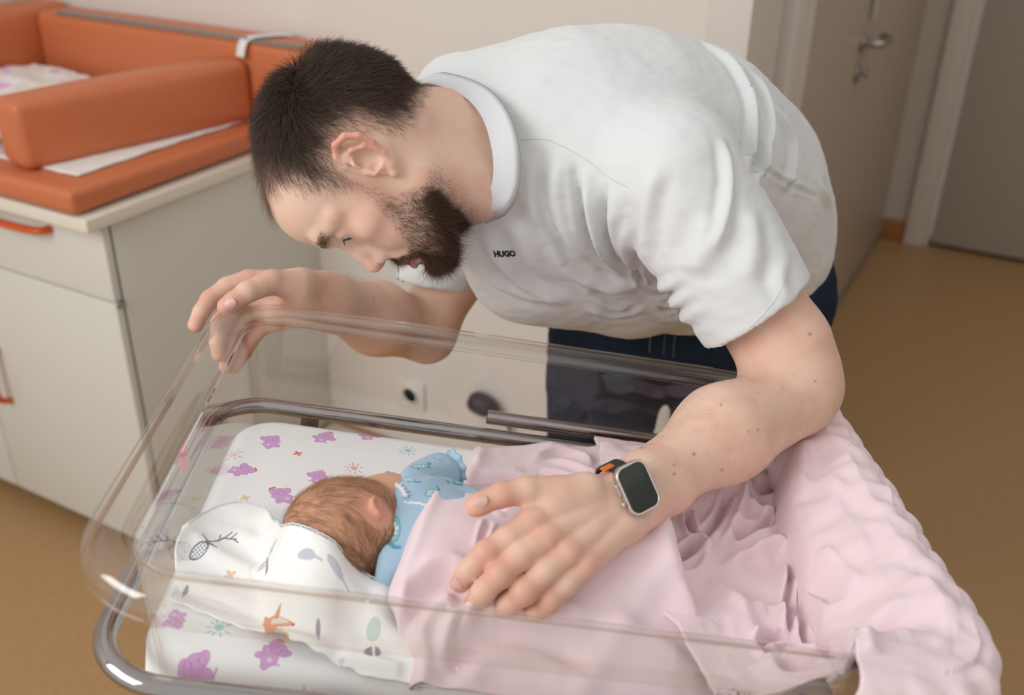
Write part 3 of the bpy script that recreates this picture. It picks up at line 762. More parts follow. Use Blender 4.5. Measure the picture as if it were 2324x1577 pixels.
# ---------------------------------------------------------------- baby
BP = lambda x, y, n_: (lambda uv: np.array([uv[0], uv[1], n_]))(on_n(x, y, n_))      # tub coordinates (u, v, n)
bh = BP(778, 1212, -0.075)                       # middle of the baby's head
fdir = on_n(900, 1110, -0.075) - on_n(778, 1212, -0.075); fdir = np.array([*fdir, -0.02]); fdir /= np.linalg.norm(fdir)      # brow side, away from us
bM = np.array([fdir, np.cross([0, 0, 1.0], fdir), [0, 0, 1.0]]); bM[1] /= np.linalg.norm(bM[1]); bM[2] = np.cross(bM[0], bM[1])
def baby_base(q):
    d = ell(q, bh, (0.0590, 0.0525, 0.0500), bM)
    d = smin(d, ell(q, bh + fdir*0.030 + np.array([0.010, 0, -0.004]), (0.036, 0.040, 0.040), bM), 0.02)      # brow and cheek
    d = smin(d, ell(q, BP(880, 1150, -0.075), (0.034, 0.030, 0.034)), 0.015)
    d = smin(d, cone(q, bh + [0.02, 0, -0.01], BP(935, 1215, -0.09), 0.032, 0.036), 0.02)                     # neck
    d = smin(d, ell(q, BP(985, 1215, -0.085), (0.055, 0.055, 0.038)), 0.02)
    return d
ecen = toT(trace(baby_base, 853, 1150, toT)); g_ = np.array([float(baby_base((ecen + d_)[None])[0] - baby_base((ecen - d_)[None])[0]) for d_ in np.eye(3)*1e-3]); g_ /= np.linalg.norm(g_)
eup = on_n(853, 1110, -.05) - on_n(853, 1150, -.05); eup = np.array([*eup, 0]); eup -= g_*(eup @ g_); eup /= np.linalg.norm(eup); efw = np.cross(eup, g_)
if efw[0] < 0: efw = -efw
def EL_(f_, u_, n_): return ecen + efw*f_ + eup*u_ + g_*n_
def baby_sdf(q):
    d = baby_base(q); L3 = np.array([efw, eup, g_])
    ear = chain(q, [EL_(.004, .0065, .0005), EL_(0, .0078, .002), EL_(-.005, .0058, .0035), EL_(-.0072, .001, .0042), EL_(-.005, -.005, .0038), EL_(.001, -.0082, .003), EL_(.005, -.009, .0015)], [.0016, .0018, .0020, .0021, .0021, .0024, .0026], .002)
    ear = smin(ear, ell(q, ecen, (.0072, .0088, .0030), L3), .003); ear = smax(ear, -ell(q, EL_(.001, .0005, .0035), (.0050, .0058, .004), L3), .0015)
    return smin(d, ear, .003)
Vq, Fq = surface_nets(baby_sdf, [0.08, 0.12, -0.15], [0.38, 0.36, -0.01], 0.0019); Vq = relax(Vq, Fq, 1)
SKb = np.array(lin((226, 172, 146))); cb_ = np.tile(SKb, (len(Vq), 1))
mix2 = lambda c, t, w: c + (np.asarray(t) - c)*np.clip(w, 0, 1)[:, None]
cb_ = mix2(cb_, lin((214, 140, 118)), 0.5*np.exp(-(np.linalg.norm(Vq - ecen, axis=1)/0.016)**2)); lq = (Vq - bh) @ bM.T
scalp = sstep(0.040, 0.022, lq[:,0])*(np.linalg.norm(Vq - ecen, axis=1) > 0.019); cb_ = mix2(cb_, lin((206, 158, 126)), 0.6*scalp)
by = empty('baby', T(*bh), 'newborn baby in blue, head turned away, lying under the pink blanket', 'baby')
M_bskin = mat('baby_skin', (226, 172, 146), 0.5, spec=0.3, attr='Col', sss=0.25, sss_s=0.005)
mesh_obj('body', T(*Vq.T), Fq, M_bskin, by, colors=cb_)
Nq = vnormals(Vq, Fq)
def strandsT(name, roots, dirs, lens, rad, segs, bend, m, parent, colors, jit):
    n = len(roots); t = np.linspace(0, 1, segs+1); side = np.cross(dirs, rng.normal(size=(n, 3))); side /= np.linalg.norm(side, axis=1)[:, None] + 1e-9; s2 = np.cross(dirs, side); curl = rng.normal(size=(n, 2))*jit; Vl = []
    for tt in t:
        c = roots + dirs*(lens*tt)[:, None] + bend*(lens*tt*tt)[:, None] + (side*curl[:, :1] + s2*curl[:, 1:])*(lens*tt*tt)[:, None]
        for j in range(3): a = 2*math.pi*j/3; Vl.append(c + (side*math.cos(a) + s2*math.sin(a))*rad*(1-0.8*tt))
    V = np.stack(Vl, 1).reshape(-1, 3); b = np.arange(n)[:, None]*(3*(segs+1)); Fl = []
    for k in range(segs):
        for j in range(3): Fl.append(np.concatenate([b+k*3+j, b+k*3+(j+1) % 3, b+(k+1)*3+(j+1) % 3, b+(k+1)*3+j], 1))
    return mesh_obj(name, T(*V.T), np.vstack(Fl), m, parent, colors=np.repeat(colors, 3*(segs+1), 0))
hem_v = np.interp(Vq[:,0], [0.13, 0.157, 0.203, 0.23], [0.165, 0.150, 0.142, 0.140]); wq = (scalp > 0.3)*sstep(-0.135, -0.11, Vq[:,2])*(Vq[:,1] > hem_v - 0.004); ar = wq[Fq].mean(1); f = rng.choice(len(Fq), 9000, p=ar/ar.sum()); pts = Vq[Fq[f]].mean(1) + rng.normal(size=(9000, 3))*0.0007; nn = Nq[Fq[f]].mean(1); lq = (pts - bh) @ bM.T
fl = np.tile(np.array([0.9, -0.15, 0.0]), (len(pts), 1)) + np.array([0, -0.8, 0])*sstep(0.01, -0.05, lq[:,1])[:, None] + 0.55*np.stack([fbm(pts, 45, 2, s_) for s_ in (51, 52, 53)], 1)
fl -= nn*(fl*nn).sum(1)[:, None]; fl /= np.linalg.norm(fl, axis=1)[:, None] + 1e-9
d0 = nn*0.22 + fl + rng.normal(size=(len(pts), 3))*0.10; d0 /= np.linalg.norm(d0, axis=1)[:, None]
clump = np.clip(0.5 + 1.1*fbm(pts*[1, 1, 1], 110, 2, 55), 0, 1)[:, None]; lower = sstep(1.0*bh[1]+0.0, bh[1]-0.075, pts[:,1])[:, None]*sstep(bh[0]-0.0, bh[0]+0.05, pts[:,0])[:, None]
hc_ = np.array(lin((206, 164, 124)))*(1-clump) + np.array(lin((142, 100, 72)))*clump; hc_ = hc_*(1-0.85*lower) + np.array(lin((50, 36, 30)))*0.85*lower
M_bhair = mat('baby_hair', (150, 110, 80), 0.45, spec=0.3, attr='Col')
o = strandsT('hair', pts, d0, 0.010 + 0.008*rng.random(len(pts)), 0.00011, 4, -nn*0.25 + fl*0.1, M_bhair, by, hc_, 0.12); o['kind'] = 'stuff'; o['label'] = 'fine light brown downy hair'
# blue bodysuit with turtle print
def suit_sdf(q):
    d = ell(q, BP(1000, 1220, -0.085), (0.085, 0.070, 0.046))
    d = smin(d, ell(q, BP(925, 1190, -0.080), (0.040, 0.056, 0.042)), 0.03)
    d = smin(d, cone(q, BP(925, 1110, -0.065), BP(1000, 1072, -0.065), 0.022, 0.020), 0.012)         # raised sleeve
    d = smin(d, cone(q, BP(885, 1290, -0.085), BP(960, 1290, -0.09), 0.030, 0.040), 0.02)
    d = smax(d, -(q[:,0] - (0.2265 + 0.10*(q[:,1]-0.2) + 0.0)), 0.006)
    d = smax(d, -ell(q, bh, (0.060, 0.0535, 0.052), bM), 0.004)
    return d + 0.0012*np.sin(q[:,1]*170 + 3*np.sin(q[:,0]*60))
Vz, Fz = surface_nets(suit_sdf, [0.17, 0.08, -0.15], [0.42, 0.42, -0.02], 0.0024); Vz = relax(Vz, Fz, 1)
SB = (168, 198, 218)
pb = Paint(0.15, 0.45, 0.05, 0.42, 2600, SB); TQ, TQ2, WH = (96, 158, 176), (140, 196, 204), (232, 240, 238)
def stamp_turtle(p, c, ang, sc):
    sh = elp(0, 0, 0.0125, 0.0075); p.blend(c, rotf(sh, ang, sc), 0.02*sc, TQ2)
    for (a, b) in [(-0.007, 0), (-0.0035, 0.003), (-0.0035, -0.003), (0, 0.0005), (0.0035, 0.0035), (0.0035, -0.003), (0.007, 0.0005), (0, 0.0048), (0, -0.0042)]: p.blend(c, rotf(elp(a, b, 0.0017, 0.0013, a*90), ang, sc), 0.02*sc, WH)
    p.blend(c, rotf(outline(sh, 0.0003), ang, sc), 0.02*sc, TQ)
    p.blend(c, rotf(union(segm(0.0125, -0.002, 0.0175, 0.001, 0.0019), segm(0.0175, 0.001, 0.0185, 0.0055, 0.0019, 0.0015), elp(-0.009, -0.0068, 0.003, 0.0013, 0.6), elp(0.008, -0.0068, 0.003, 0.0013, -0.6)), ang, sc), 0.022*sc, TQ)
for (x, y, n_, dx, dy, sc) in [(885, 1212, -.055, 8, 40, 1.1), (950, 1075, -.05, 40, -18, .9), (1005, 1092, -.045, 40, 16, 1.0), (922, 1118, -.05, 40, 30, .7), (975, 1150, -.05, 30, -20, .7)]:
    a = on_n(x, y, n_); b = on_n(x+dx, y+dy, n_); stamp_turtle(pb, a, math.atan2(*(b-a)[::-1]), sc)
for (x, y) in [(920, 1155), (924, 1148), (916, 1162), (985, 1048), (995, 1052), (1003, 1047), (1000, 1056), (888, 1310), (895, 1313)]:
    pb.blend(on_n(x, y, -.05), elp(0, 0, 0.0014, 0.0007, x), 0.004, TQ)
M_suit = img_mat('blue_jersey', pb.image('turtle_print'), 0.85, 0.25, 1500, 0.15)
sui = mesh_obj('bodysuit', T(*Vz.T), Fz, M_suit, by, uvs=pb.uv(Vz[:, :2])); sui['label'] = 'light blue bodysuit with turtle print'
M_lace = mat('white_edging', (226, 232, 236), 0.85, bump=0.5, bscale=1500)
bvz = BVHTree.FromPolygons(T(*Vz.T).tolist(), Fz.tolist())
def stick(path, bv, out=0.001, n=7):
    pts = []
    for x, y in smooth_path(path, n):
        v = R @ P(x, y, 1.0); v /= np.linalg.norm(v); h = bv.ray_cast(Vector(CAMPOS), Vector(v))
        if h[0] is not None: pts.append(np.array(h[0]) - v*out)
    return np.array(pts)
def ruffle(name, path, bv, r, m, parent, wv=0.0012):
    p = stick(path, bv, r*0.5)
    if len(p) > 3:
        k = np.arange(len(p)); p = p + EN*(np.sin(k*1.9)*wv)[:, None] + EL*(np.cos(k*1.9)*wv)[:, None]; return tube(name, p, r*(1 + 0.25*np.sin(k*2.3)), m, parent, 8)
ruffle('edging', [(884, 1130), (890, 1112), (902, 1103), (915, 1112), (922, 1128)], bvz, 0.0022, M_lace, sui)
ruffle('edging', [(915, 1140), (950, 1142), (975, 1147), (990, 1140)], bvz, 0.0014, M_lace, sui, 0.0006)
# gathered cuff at the little hand
cf = BP(1024, 1063, -0.063); V, F = [], []
for i, (h, r0) in enumerate([(-0.012, 0.016), (-0.006, 0.0125), (-0.003, 0.0115), (0.001, 0.0145), (0.005, 0.018), (0.0065, 0.0185)]):
    for k in range(48):
        a = 2*math.pi*k/48; rr = r0*(1 + (0.10 if i > 3 else 0.03)*math.sin(9*a)); ax3 = np.array([0.80, 0.55, 0.12]); ax3 /= np.linalg.norm(ax3); e1 = np.cross(ax3, [0, 0, 1]); e1 /= np.linalg.norm(e1); e2 = np.cross(ax3, e1)
        V.append(cf + ax3*h + (e1*math.cos(a) + e2*math.sin(a))*rr)
for i in range(5):
    for k in range(48): F.append((i*48+k, i*48+(k+1) % 48, (i+1)*48+(k+1) % 48, (i+1)*48+k))
V = np.array(V); F.append(tuple(5*48+k for k in range(48)))
o = mesh_obj('cuff', T(*V.T), F, M_suit, sui, uvs=pb.uv(V[:, :2])); rg = V[2*48:3*48]; rg = np.vstack([rg, rg[:1]])
tube('edging', T(*rg.T), 0.0022, M_lace, sui, 8)

# ---------------------------------------------------------------- white muslin tucked round the baby
MUS = [(410, 1232), (440, 1205), (485, 1168), (560, 1162), (610, 1172), (660, 1205), (730, 1250), (800, 1300), (868, 1342), (930, 1350), (1000, 1400)]
def body_bump(uv):                       # top surface of the baby as seen through cloths
    u, v = uv[:,0], uv[:,1]; hd = 0.050*np.sqrt(np.clip(1 - ((u-bh[0])/0.066)**2 - ((v-bh[1])/0.062)**2, 0, 1)) + 0.0
    return hd
mu3 = [np.array([*on_n(x, y, -0.105), -0.105]) for x, y in MUS[:5]] + [np.array([0.1215, 0.222, -0.103]), np.array([0.1305, 0.184, -0.078])]
for x, y in ((655, 1210), (690, 1228), (730, 1252), (765, 1276), (800, 1302), (835, 1322)):
    w = trace(baby_base, x, y, toT); mu3.append(toT(w) if w is not None else np.array([*on_n(x, y, -.08), -.08]))
mu3 += [np.array([*on_n(868, 1342, -0.080), -0.080]), np.array([*on_n(930, 1352, -0.095), -0.095]), np.array([*on_n(1000, 1400, -0.105), -0.105])]
mu3 = np.array(mu3); mu3 = mu3[np.argsort(mu3[:,0])]; mu3[1:-1] = 0.25*mu3[:-2] + 0.5*mu3[1:-1] + 0.25*mu3[2:]; mu3 = smooth_path(mu3, 6); mu_edge = mu3[:, :2]
gm = np.full((152, 122), -0.13); _i = ((Vq[:,0] - 0.08)/0.002).astype(int); _j = ((Vq[:,1] - 0.12)/0.002).astype(int); np.maximum.at(gm, (np.clip(_i, 0, 151), np.clip(_j, 0, 121)), Vq[:,2])
for _ in range(2): gm = np.maximum.reduce([gm] + [np.roll(np.roll(gm, a_, 0), b_, 1) for a_, b_ in ((1, 0), (-1, 0), (0, 1), (0, -1))]) if _ == 0 else gm
for _ in range(3): gm[1:-1, 1:-1] = 0.4*gm[1:-1, 1:-1] + 0.15*(gm[2:, 1:-1] + gm[:-2, 1:-1] + gm[1:-1, 2:] + gm[1:-1, :-2])
def head_map(uv):
    i = np.clip((uv[:,0] - 0.08)/0.002, 0, 150.99); j = np.clip((uv[:,1] - 0.12)/0.002, 0, 120.99); a, b = i.astype(int), j.astype(int); f_, g2 = i - a, j - b
    return gm[a, b]*(1-f_)*(1-g2) + gm[a+1, b]*f_*(1-g2) + gm[a, b+1]*(1-f_)*g2 + gm[a+1, b+1]*f_*g2
def h_muslin(uv):
    s_ = np.interp(uv[:,0], mu_edge[:,0], mu_edge[:,1]); e = s_ - uv[:,1]       # distance from the upper hem
    h = h_matt(np.column_stack([uv[:,0], np.maximum(uv[:,1], 0.072)])) + 0.006
    rr_ = np.sqrt(((uv[:,0]-bh[0]-0.006)/0.053)**2 + ((uv[:,1]-bh[1])/0.058)**2); nh_ = np.interp(uv[:,0], mu3[:,0], mu3[:,2]) + 0.003; h = h + np.maximum(nh_ - h, 0)*np.exp(-(np.maximum(e, 0)/0.045)**2)
    hf_ = np.maximum(h, head_map(uv) + 0.0025); h = np.where(hf_ > nh_, nh_ + (hf_ - nh_)*sstep(0.0, 0.016, e), hf_)
    h += 0.010*np.exp(-(e/0.03)**2)*sstep(0.30, 0.12, uv[:,0])
    h += 0.0035*fbm(uv*[1, 1.6], 16, 3, 61)
    for (pth, w, a) in ((([0.06, 0.20], [0.13, 0.165], [0.22, 0.12], [0.27, 0.085]), .010, .006), (([0.05, 0.15], [0.12, 0.125], [0.20, 0.085]), .009, -.005), (([0.10, 0.215], [0.15, 0.19], [0.185, 0.15]), .009, .004), (([0.05, 0.11], [0.13, 0.095], [0.25, 0.075]), .006, .005)):
        d, t, _ = seg_dist(uv, np.array(pth)); h += a*np.exp(-(d/w)**2)
    return h
pu = Paint(0.0, 0.34, 0.02, 0.30, 2800, (250, 250, 248)); GR = (122, 124, 142)
def an_(x, y, n_, dx=0, dy=-22): a = on_n(x, y, n_, h_muslin); b = on_n(x+dx, y+dy, n_, h_muslin); return math.atan2(*(b-a)[::-1]) - math.pi/2, a
a, c = an_(470, 1235, -.10); stamp_deer(pu, c, a - 0.15, 1.5, GR)
a, c = an_(606, 1275, -.095); stamp_tree(pu, c, a, 1.35, GR)
a, c = an_(700, 1258, -.085); stamp_leaf(pu, c, a + 1.0, 1.6, (190, 192, 204)); a, c = an_(765, 1290, -.08); stamp_leaf(pu, c, a + 0.9, 1.8, (196, 198, 208))
a, c = an_(522, 1305, -.10); stamp_cross(pu, c, a, 1.3, (236, 200, 170))
a, c = an_(615, 1425, -.095); stamp_fox(pu, c, a, 1.55)
a, c = an_(722, 1432, -.09); stamp_leaf(pu, c, a, 1.1, GR); a, c = an_(845, 1480, -.09); stamp_acorn(pu, c, a, 1.1, (128, 122, 140)); a, c = an_(775, 1505, -.1); stamp_tree(pu, c, a, .5, (180, 182, 190), False)
a, c = an_(848, 1430, -.09); pu.blend(c, rotf(elp(0, 0, .006, .008), a), .02, (190, 216, 206), .8)
a, c = an_(420, 1345, -.10); stamp_leaf(pu, c, a - .3, 1.2, GR)
lowB = np.array([on_n(x, y, -.108) for x, y in ((330, 1335), (450, 1375), (560, 1425), (680, 1475), (800, 1512), (950, 1560), (1100, 1600))]); lowB = lowB[np.argsort(lowB[:,0])]
M_mus = img_mat('white_muslin', pu.image('muslin_print'), 0.9, 0.35, 900, 0.2)
us_ = np.linspace(0.046, 0.335, 240); lo_v = np.maximum(np.interp(us_, lowB[:,0], lowB[:,1]) + 0.001*np.sin(us_*300), 0.067); hi_v = np.interp(us_, mu_edge[:,0], mu_edge[:,1]) + 0.0006*np.sin(us_*420)
hi_v = np.maximum(hi_v, lo_v + 0.004); tt_ = np.linspace(0, 1, 150); uvm = np.stack([np.repeat(us_, 150), (lo_v[:,None] + (hi_v-lo_v)[:,None]*tt_[None]).ravel()], 1)
uvm[:,0] += 0.004*(np.sin(uvm[:,1]*55) + fbm(uvm, 35, 2, 64))*sstep(0.07, 0.046, uvm[:,0]); nm_ = h_muslin(uvm); ii = np.arange(240*150).reshape(240, 150)
mus = mesh_obj('muslin_cloth', T(uvm[:,0], uvm[:,1], nm_), np.stack([ii[:-1, :-1], ii[1:, :-1], ii[1:, 1:], ii[:-1, 1:]], -1).reshape(-1, 4), M_mus, uvs=pu.uv(uvm))
md = mus.modifiers.new('thickness', 'SOLIDIFY'); md.thickness = 0.0024; md.offset = -1
tag(mus, 'white muslin cloth with deer, fox and tree print beside the baby\'s head', 'cloth')
# stitched hem along the muslin
hm = np.array([[u, np.interp(u, mu_edge[:,0], mu_edge[:,1]) + 0.0005] for u in np.linspace(0.046, 0.25, 150)]); hn = h_muslin(hm) + 0.0007
hp_ = T(hm[:,0], hm[:,1], hn); hp_ = hp_ + EW*(np.abs(np.sin(np.arange(150)*0.8))*0.0012)[:, None]
tube('stitched_hem', hp_, 0.0009, M_lace, mus, 6)

# ---------------------------------------------------------------- pink blanket: three lapping folds of one blanket
M_pink = mat('pink_fleece', (240, 217, 222), 0.95, spec=0.1, bump=0.5, bscale=1400, bdist=0.0007, sheen=0.5, var=0.02, vscale=30)
bk = empty('pink_blanket', T(0.5, 0.27, -0.1), 'soft pink fleece blanket over the baby, bunched and hung over the foot rim', 'blanket')
def fold_uv(h, uv, px_path, nref, w, a, kind='r', drop=0.02):
    pth = np.array([on_n(x, y, nref) for x, y in px_path]); pth = smooth_path(pth, 6); d, t, s_ = seg_dist(uv, pth); e = np.clip(np.minimum(t, 1-t)*6, 0, 1)
    if kind == 'r': return h + a*e*np.exp(-(d/w)**2)
    if kind == 'v': return h + e*(-a*np.exp(-(d/w)**2) + 0.5*a*np.exp(-((d-1.8*w)/w)**2))
    if kind == 's': return h + a*e*np.where(s_ > 0, np.exp(-(d/drop)**1.5), np.exp(-(d/(0.12*w+1e-9))**2))       # step: raised on the left-hand side of the path
def h_body(uv):
    u, v = uv[:,0], uv[:,1]
    ax = 0.205 + 0.10*(u-0.3); t = (v-ax)
    prof = np.where(t > 0, np.exp(-(t/0.115)**2.2), np.exp(-(np.abs(t)/0.105)**2.4))
    h = -0.118 + 0.082*prof*sstep(0.15, 0.27, u)*(1 - 0.45*sstep(0.44, 0.62, u))
    h += 0.030*np.exp(-(((u-0.50)/0.10)**2 + ((v-0.33)/0.07)**2)) + 0.020*np.exp(-(((u-0.40)/0.10)**2 + ((v-0.41)/0.05)**2))
    h += 0.022*sstep(0.40, 0.47, v)*sstep(0.36, 0.46, u)
    return h
ZI = (np.array([]),)
eA = np.array([on_n(x, y, n_) for x, y, n_ in [(1075, 1020, -.10), (1045, 1062, -.08), (1012, 1100, -.07), (968, 1150, -.062), (930, 1220, -.062), (905, 1285, -.068), (883, 1340, -.08), (872, 1400, -.10), (885, 1460, -.115), (930, 1530, -.12)]])
eA = eA[np.argsort(eA[:,1])]
def edgeA(v): return np.interp(v, eA[:,1], eA[:,0])
eB = np.array([on_n(x, y, -.05) for x, y in [(1452, 1040), (1470, 1150), (1500, 1195), (1540, 1262), (1575, 1330), (1640, 1400), (1720, 1480), (1760, 1560)]]); eB = eB[np.argsort(eB[:,1])]
def edgeB(v): return np.interp(v, eB[:,1], eB[:,0]) + 0.003*np.sin(v*60)
def lipdrop(d, r=0.007):                   # a soft turned edge: falls away within r of the hem
    x = np.clip(1 - d/r, 0, 1); return -r*(1 - np.sqrt(np.maximum(1 - x*x, 0)))
def nearclamp(uv, h):                      # keep the cloth inside the tub: it stands up a little against the walls
    return h
def h_A(uv):
    h = h_body(uv) + 0.0045*fbm(uv, 11, 2, 71) + 0.0016*fbm(uv, 34, 2, 72)
    for px_path, nref, w, a, k in [
        ([(1035, 1075), (1075, 1062), (1130, 1060), (1200, 1070)], -.08, .010, .012, 'v'), ([(1040, 1040), (1120, 1010), (1220, 1000), (1300, 1010)], -.09, .014, .012, 'r'),
        ([(1180, 1090), (1140, 1100), (1090, 1110)], -.07, .010, .005, 'r'), ([(1250, 1020), (1300, 1045), (1340, 1080), (1330, 1110)], -.08, .007, .009, 'r'), ([(1220, 1060), (1270, 1075), (1310, 1110)], -.08, .007, .008, 'v'),
        ([(1200, 1030), (1260, 1000), (1330, 1015), (1345, 1050)], -.08, .006, .008, 'r'), ([(1360, 1030), (1400, 1050), (1440, 1080)], -.07, .008, .007, 'v'), ([(1150, 1075), (1230, 1090), (1320, 1112)], -.07, .012, .010, 'r'),
        ([(1110, 1190), (1098, 1215), (1092, 1240)], -.04, .003, .004, 'v'), ([(1100, 1170), (1120, 1160), (1150, 1165)], -.04, .006, .003, 'v'),
        ([(1300, 1560), (1380, 1480), (1450, 1400), (1520, 1360)], -.09, .012, .006, 'r'), ([(1400, 1330), (1470, 1370), (1580, 1400), (1650, 1420)], -.06, .013, .005, 'v'), ([(1380, 1250), (1460, 1270), (1530, 1330)], -.05, .018, .004, 'r'),
        ([(900, 1500), (940, 1440), (1000, 1420), (1050, 1450)], -.11, .008, .012, 'v'), ([(985, 1560), (1080, 1500), (1200, 1500), (1330, 1530)], -.115, .010, .010, 'v'), ([(1000, 1545), (1010, 1490), (1050, 1470), (1030, 1500)], -.115, .007, .010, 'r'),
        ([(1120, 1470), (1250, 1470), (1400, 1500), (1600, 1540)], -.11, .014, .008, 'r'), ([(1020, 1400), (1060, 1390), (1110, 1395)], -.08, .008, .004, 'v')]:
        h = fold_uv(h, uv, px_path, nref, w, a, k)
    dA = uv[:,0] - edgeA(uv[:,1]); dB = edgeB(uv[:,1]) - uv[:,0]
    h += lipdrop(dA, 0.010) + lipdrop(dB, 0.010) - 0.028*sstep(0.004, 0, dB) + 0.016*np.exp(-((dB-0.012)/0.016)**2)*sstep(.10, .16, uv[:,1])
    h += 0.004*np.exp(-((dA-0.010)/0.007)**2)
    h = np.minimum(h, -0.016 - 0.068*sstep(.37, .455, uv[:,1])) + lipdrop(0.464 - uv[:,1], 0.010)
    return h
def inside_tub(uv, h, m=0.003):            # inner wall offset at height h
    wd_ = np.interp(-h, [0, 0.012, 0.07, 0.14, 0.2], [0.034, 0.041, 0.051, 0.063, 0.073]) + m
    return (uv[:,1] > wd_) & (uv[:,1] < TV - wd_) & (uv[:,0] < TU - wd_)
def to_wall(uv, h, m=0.004):               # pull points that would cross the wall back inside
    wd_ = np.interp(-h, [0, 0.012, 0.07, 0.14, 0.2], [0.034, 0.041, 0.051, 0.063, 0.073]) + m; uv = uv.copy()
    uv[:,1] = np.clip(uv[:,1], wd_, TV - wd_); uv[:,0] = np.minimum(uv[:,0], TU - wd_); return uv
def sheet(name, ufun0, ufun1, v0, v1, nu, nv, hf, th=0.004):
    vs = np.linspace(v0, v1, nv); sgrid = np.linspace(0, 1, nu); uv = []
    for v in vs:
        a, b = float(ufun0(np.array([v]))[0]), float(ufun1(np.array([v]))[0]); uv.append(np.column_stack([a + (b-a)*sgrid, np.full(nu, v)]))
    uv = np.vstack(uv); h = hf(uv); q = to_wall(uv, h); V = T(q[:,0], q[:,1], h); i = np.arange(nu*nv).reshape(nv, nu)
    F = np.stack([i[:-1, :-1], i[:-1, 1:], i[1:, 1:], i[1:, :-1]], -1).reshape(-1, 4)
    return V, F
nuv = (230, 330)
VA, FA = sheet('A', edgeA, edgeB, 0.058, 0.464, 230, 300, h_A)
def ridged(uv, sc, seed): return 1 - np.abs(fbm(uv, sc, 3, seed))*2.2
def h_B(uv):
    w = uv + 0.02*np.stack([fbm(uv, 14, 2, 81), fbm(uv, 14, 2, 82)], 1)
    h = -0.074 + 0.018*fbm(w, 11, 2, 83) + 0.0075*fbm(w*[1.4, 1.0], 22, 2, 84) + 0.002*fbm(uv, 60, 2, 85)
    for px_path, nref, w_, a, k in [
        ([(1520, 1150), (1560, 1130), (1620, 1120), (1680, 1100), (1740, 1050)], -.06, .014, .014, 'r'), ([(1490, 1210), (1520, 1245), (1570, 1225), (1600, 1205)], -.06, .005, .016, 'v'),
        ([(1500, 1250), (1545, 1275), (1590, 1262), (1615, 1225), (1600, 1195), (1560, 1190)], -.055, .007, .012, 'r'), ([(1560, 1150), (1570, 1185), (1580, 1200)], -.06, .0035, .014, 'v'),
        ([(1690, 1110), (1680, 1150), (1660, 1195), (1640, 1215)], -.06, .006, .014, 'r'), ([(1655, 1120), (1630, 1170), (1600, 1200)], -.06, .004, .012, 'v'), ([(1660, 1195), (1700, 1190), (1740, 1180), (1770, 1150)], -.06, .005, .012, 'v'),
        ([(1700, 1130), (1740, 1150), (1765, 1150)], -.06, .006, .010, 'r'), ([(1650, 1235), (1720, 1210), (1785, 1205), (1805, 1240), (1800, 1320)], -.05, .007, .014, 'r'), ([(1808, 1240), (1806, 1320), (1808, 1390)], -.05, .0035, .016, 'v'),
        ([(1660, 1260), (1730, 1290), (1780, 1340)], -.05, .016, .006, 'v'), ([(1725, 1330), (1760, 1320), (1790, 1345), (1795, 1400)], -.05, .008, .010, 'r'), ([(1730, 1425), (1760, 1412), (1795, 1408)], -.055, .004, .016, 'v'),
        ([(1745, 1430), (1765, 1455), (1775, 1470)], -.055, .004, .014, 'v'), ([(1820, 1330), (1840, 1390), (1860, 1440), (1870, 1460)], -.05, .0035, .014, 'v'), ([(1615, 1255), (1680, 1300), (1720, 1370), (1735, 1440)], -.05, .010, .008, 'r'),
        ([(1680, 1060), (1720, 1100), (1770, 1095)], -.06, .006, .010, 'v'), ([(1720, 1500), (1800, 1480), (1860, 1520)], -.06, .008, .012, 'r'), ([(1750, 1520), (1800, 1560), (1850, 1570)], -.08, .008, .014, 'v')]:
        h = fold_uv(h, uv, px_path, nref, w_, a, k)
    h = h + lipdrop(0.464 - uv[:,1], 0.010)
    h = h + 0.045*sstep(0.13, 0.055, uv[:,1])*sstep(0.54, 0.62, uv[:,0])
    return np.minimum(h, -0.022 - 0.060*sstep(.37, .455, uv[:,1]))
VB, FB = sheet('B', lambda v: edgeB(v) - 0.035, lambda v: 0*v + 0.690, 0.050, 0.464, 190, 320, h_B)
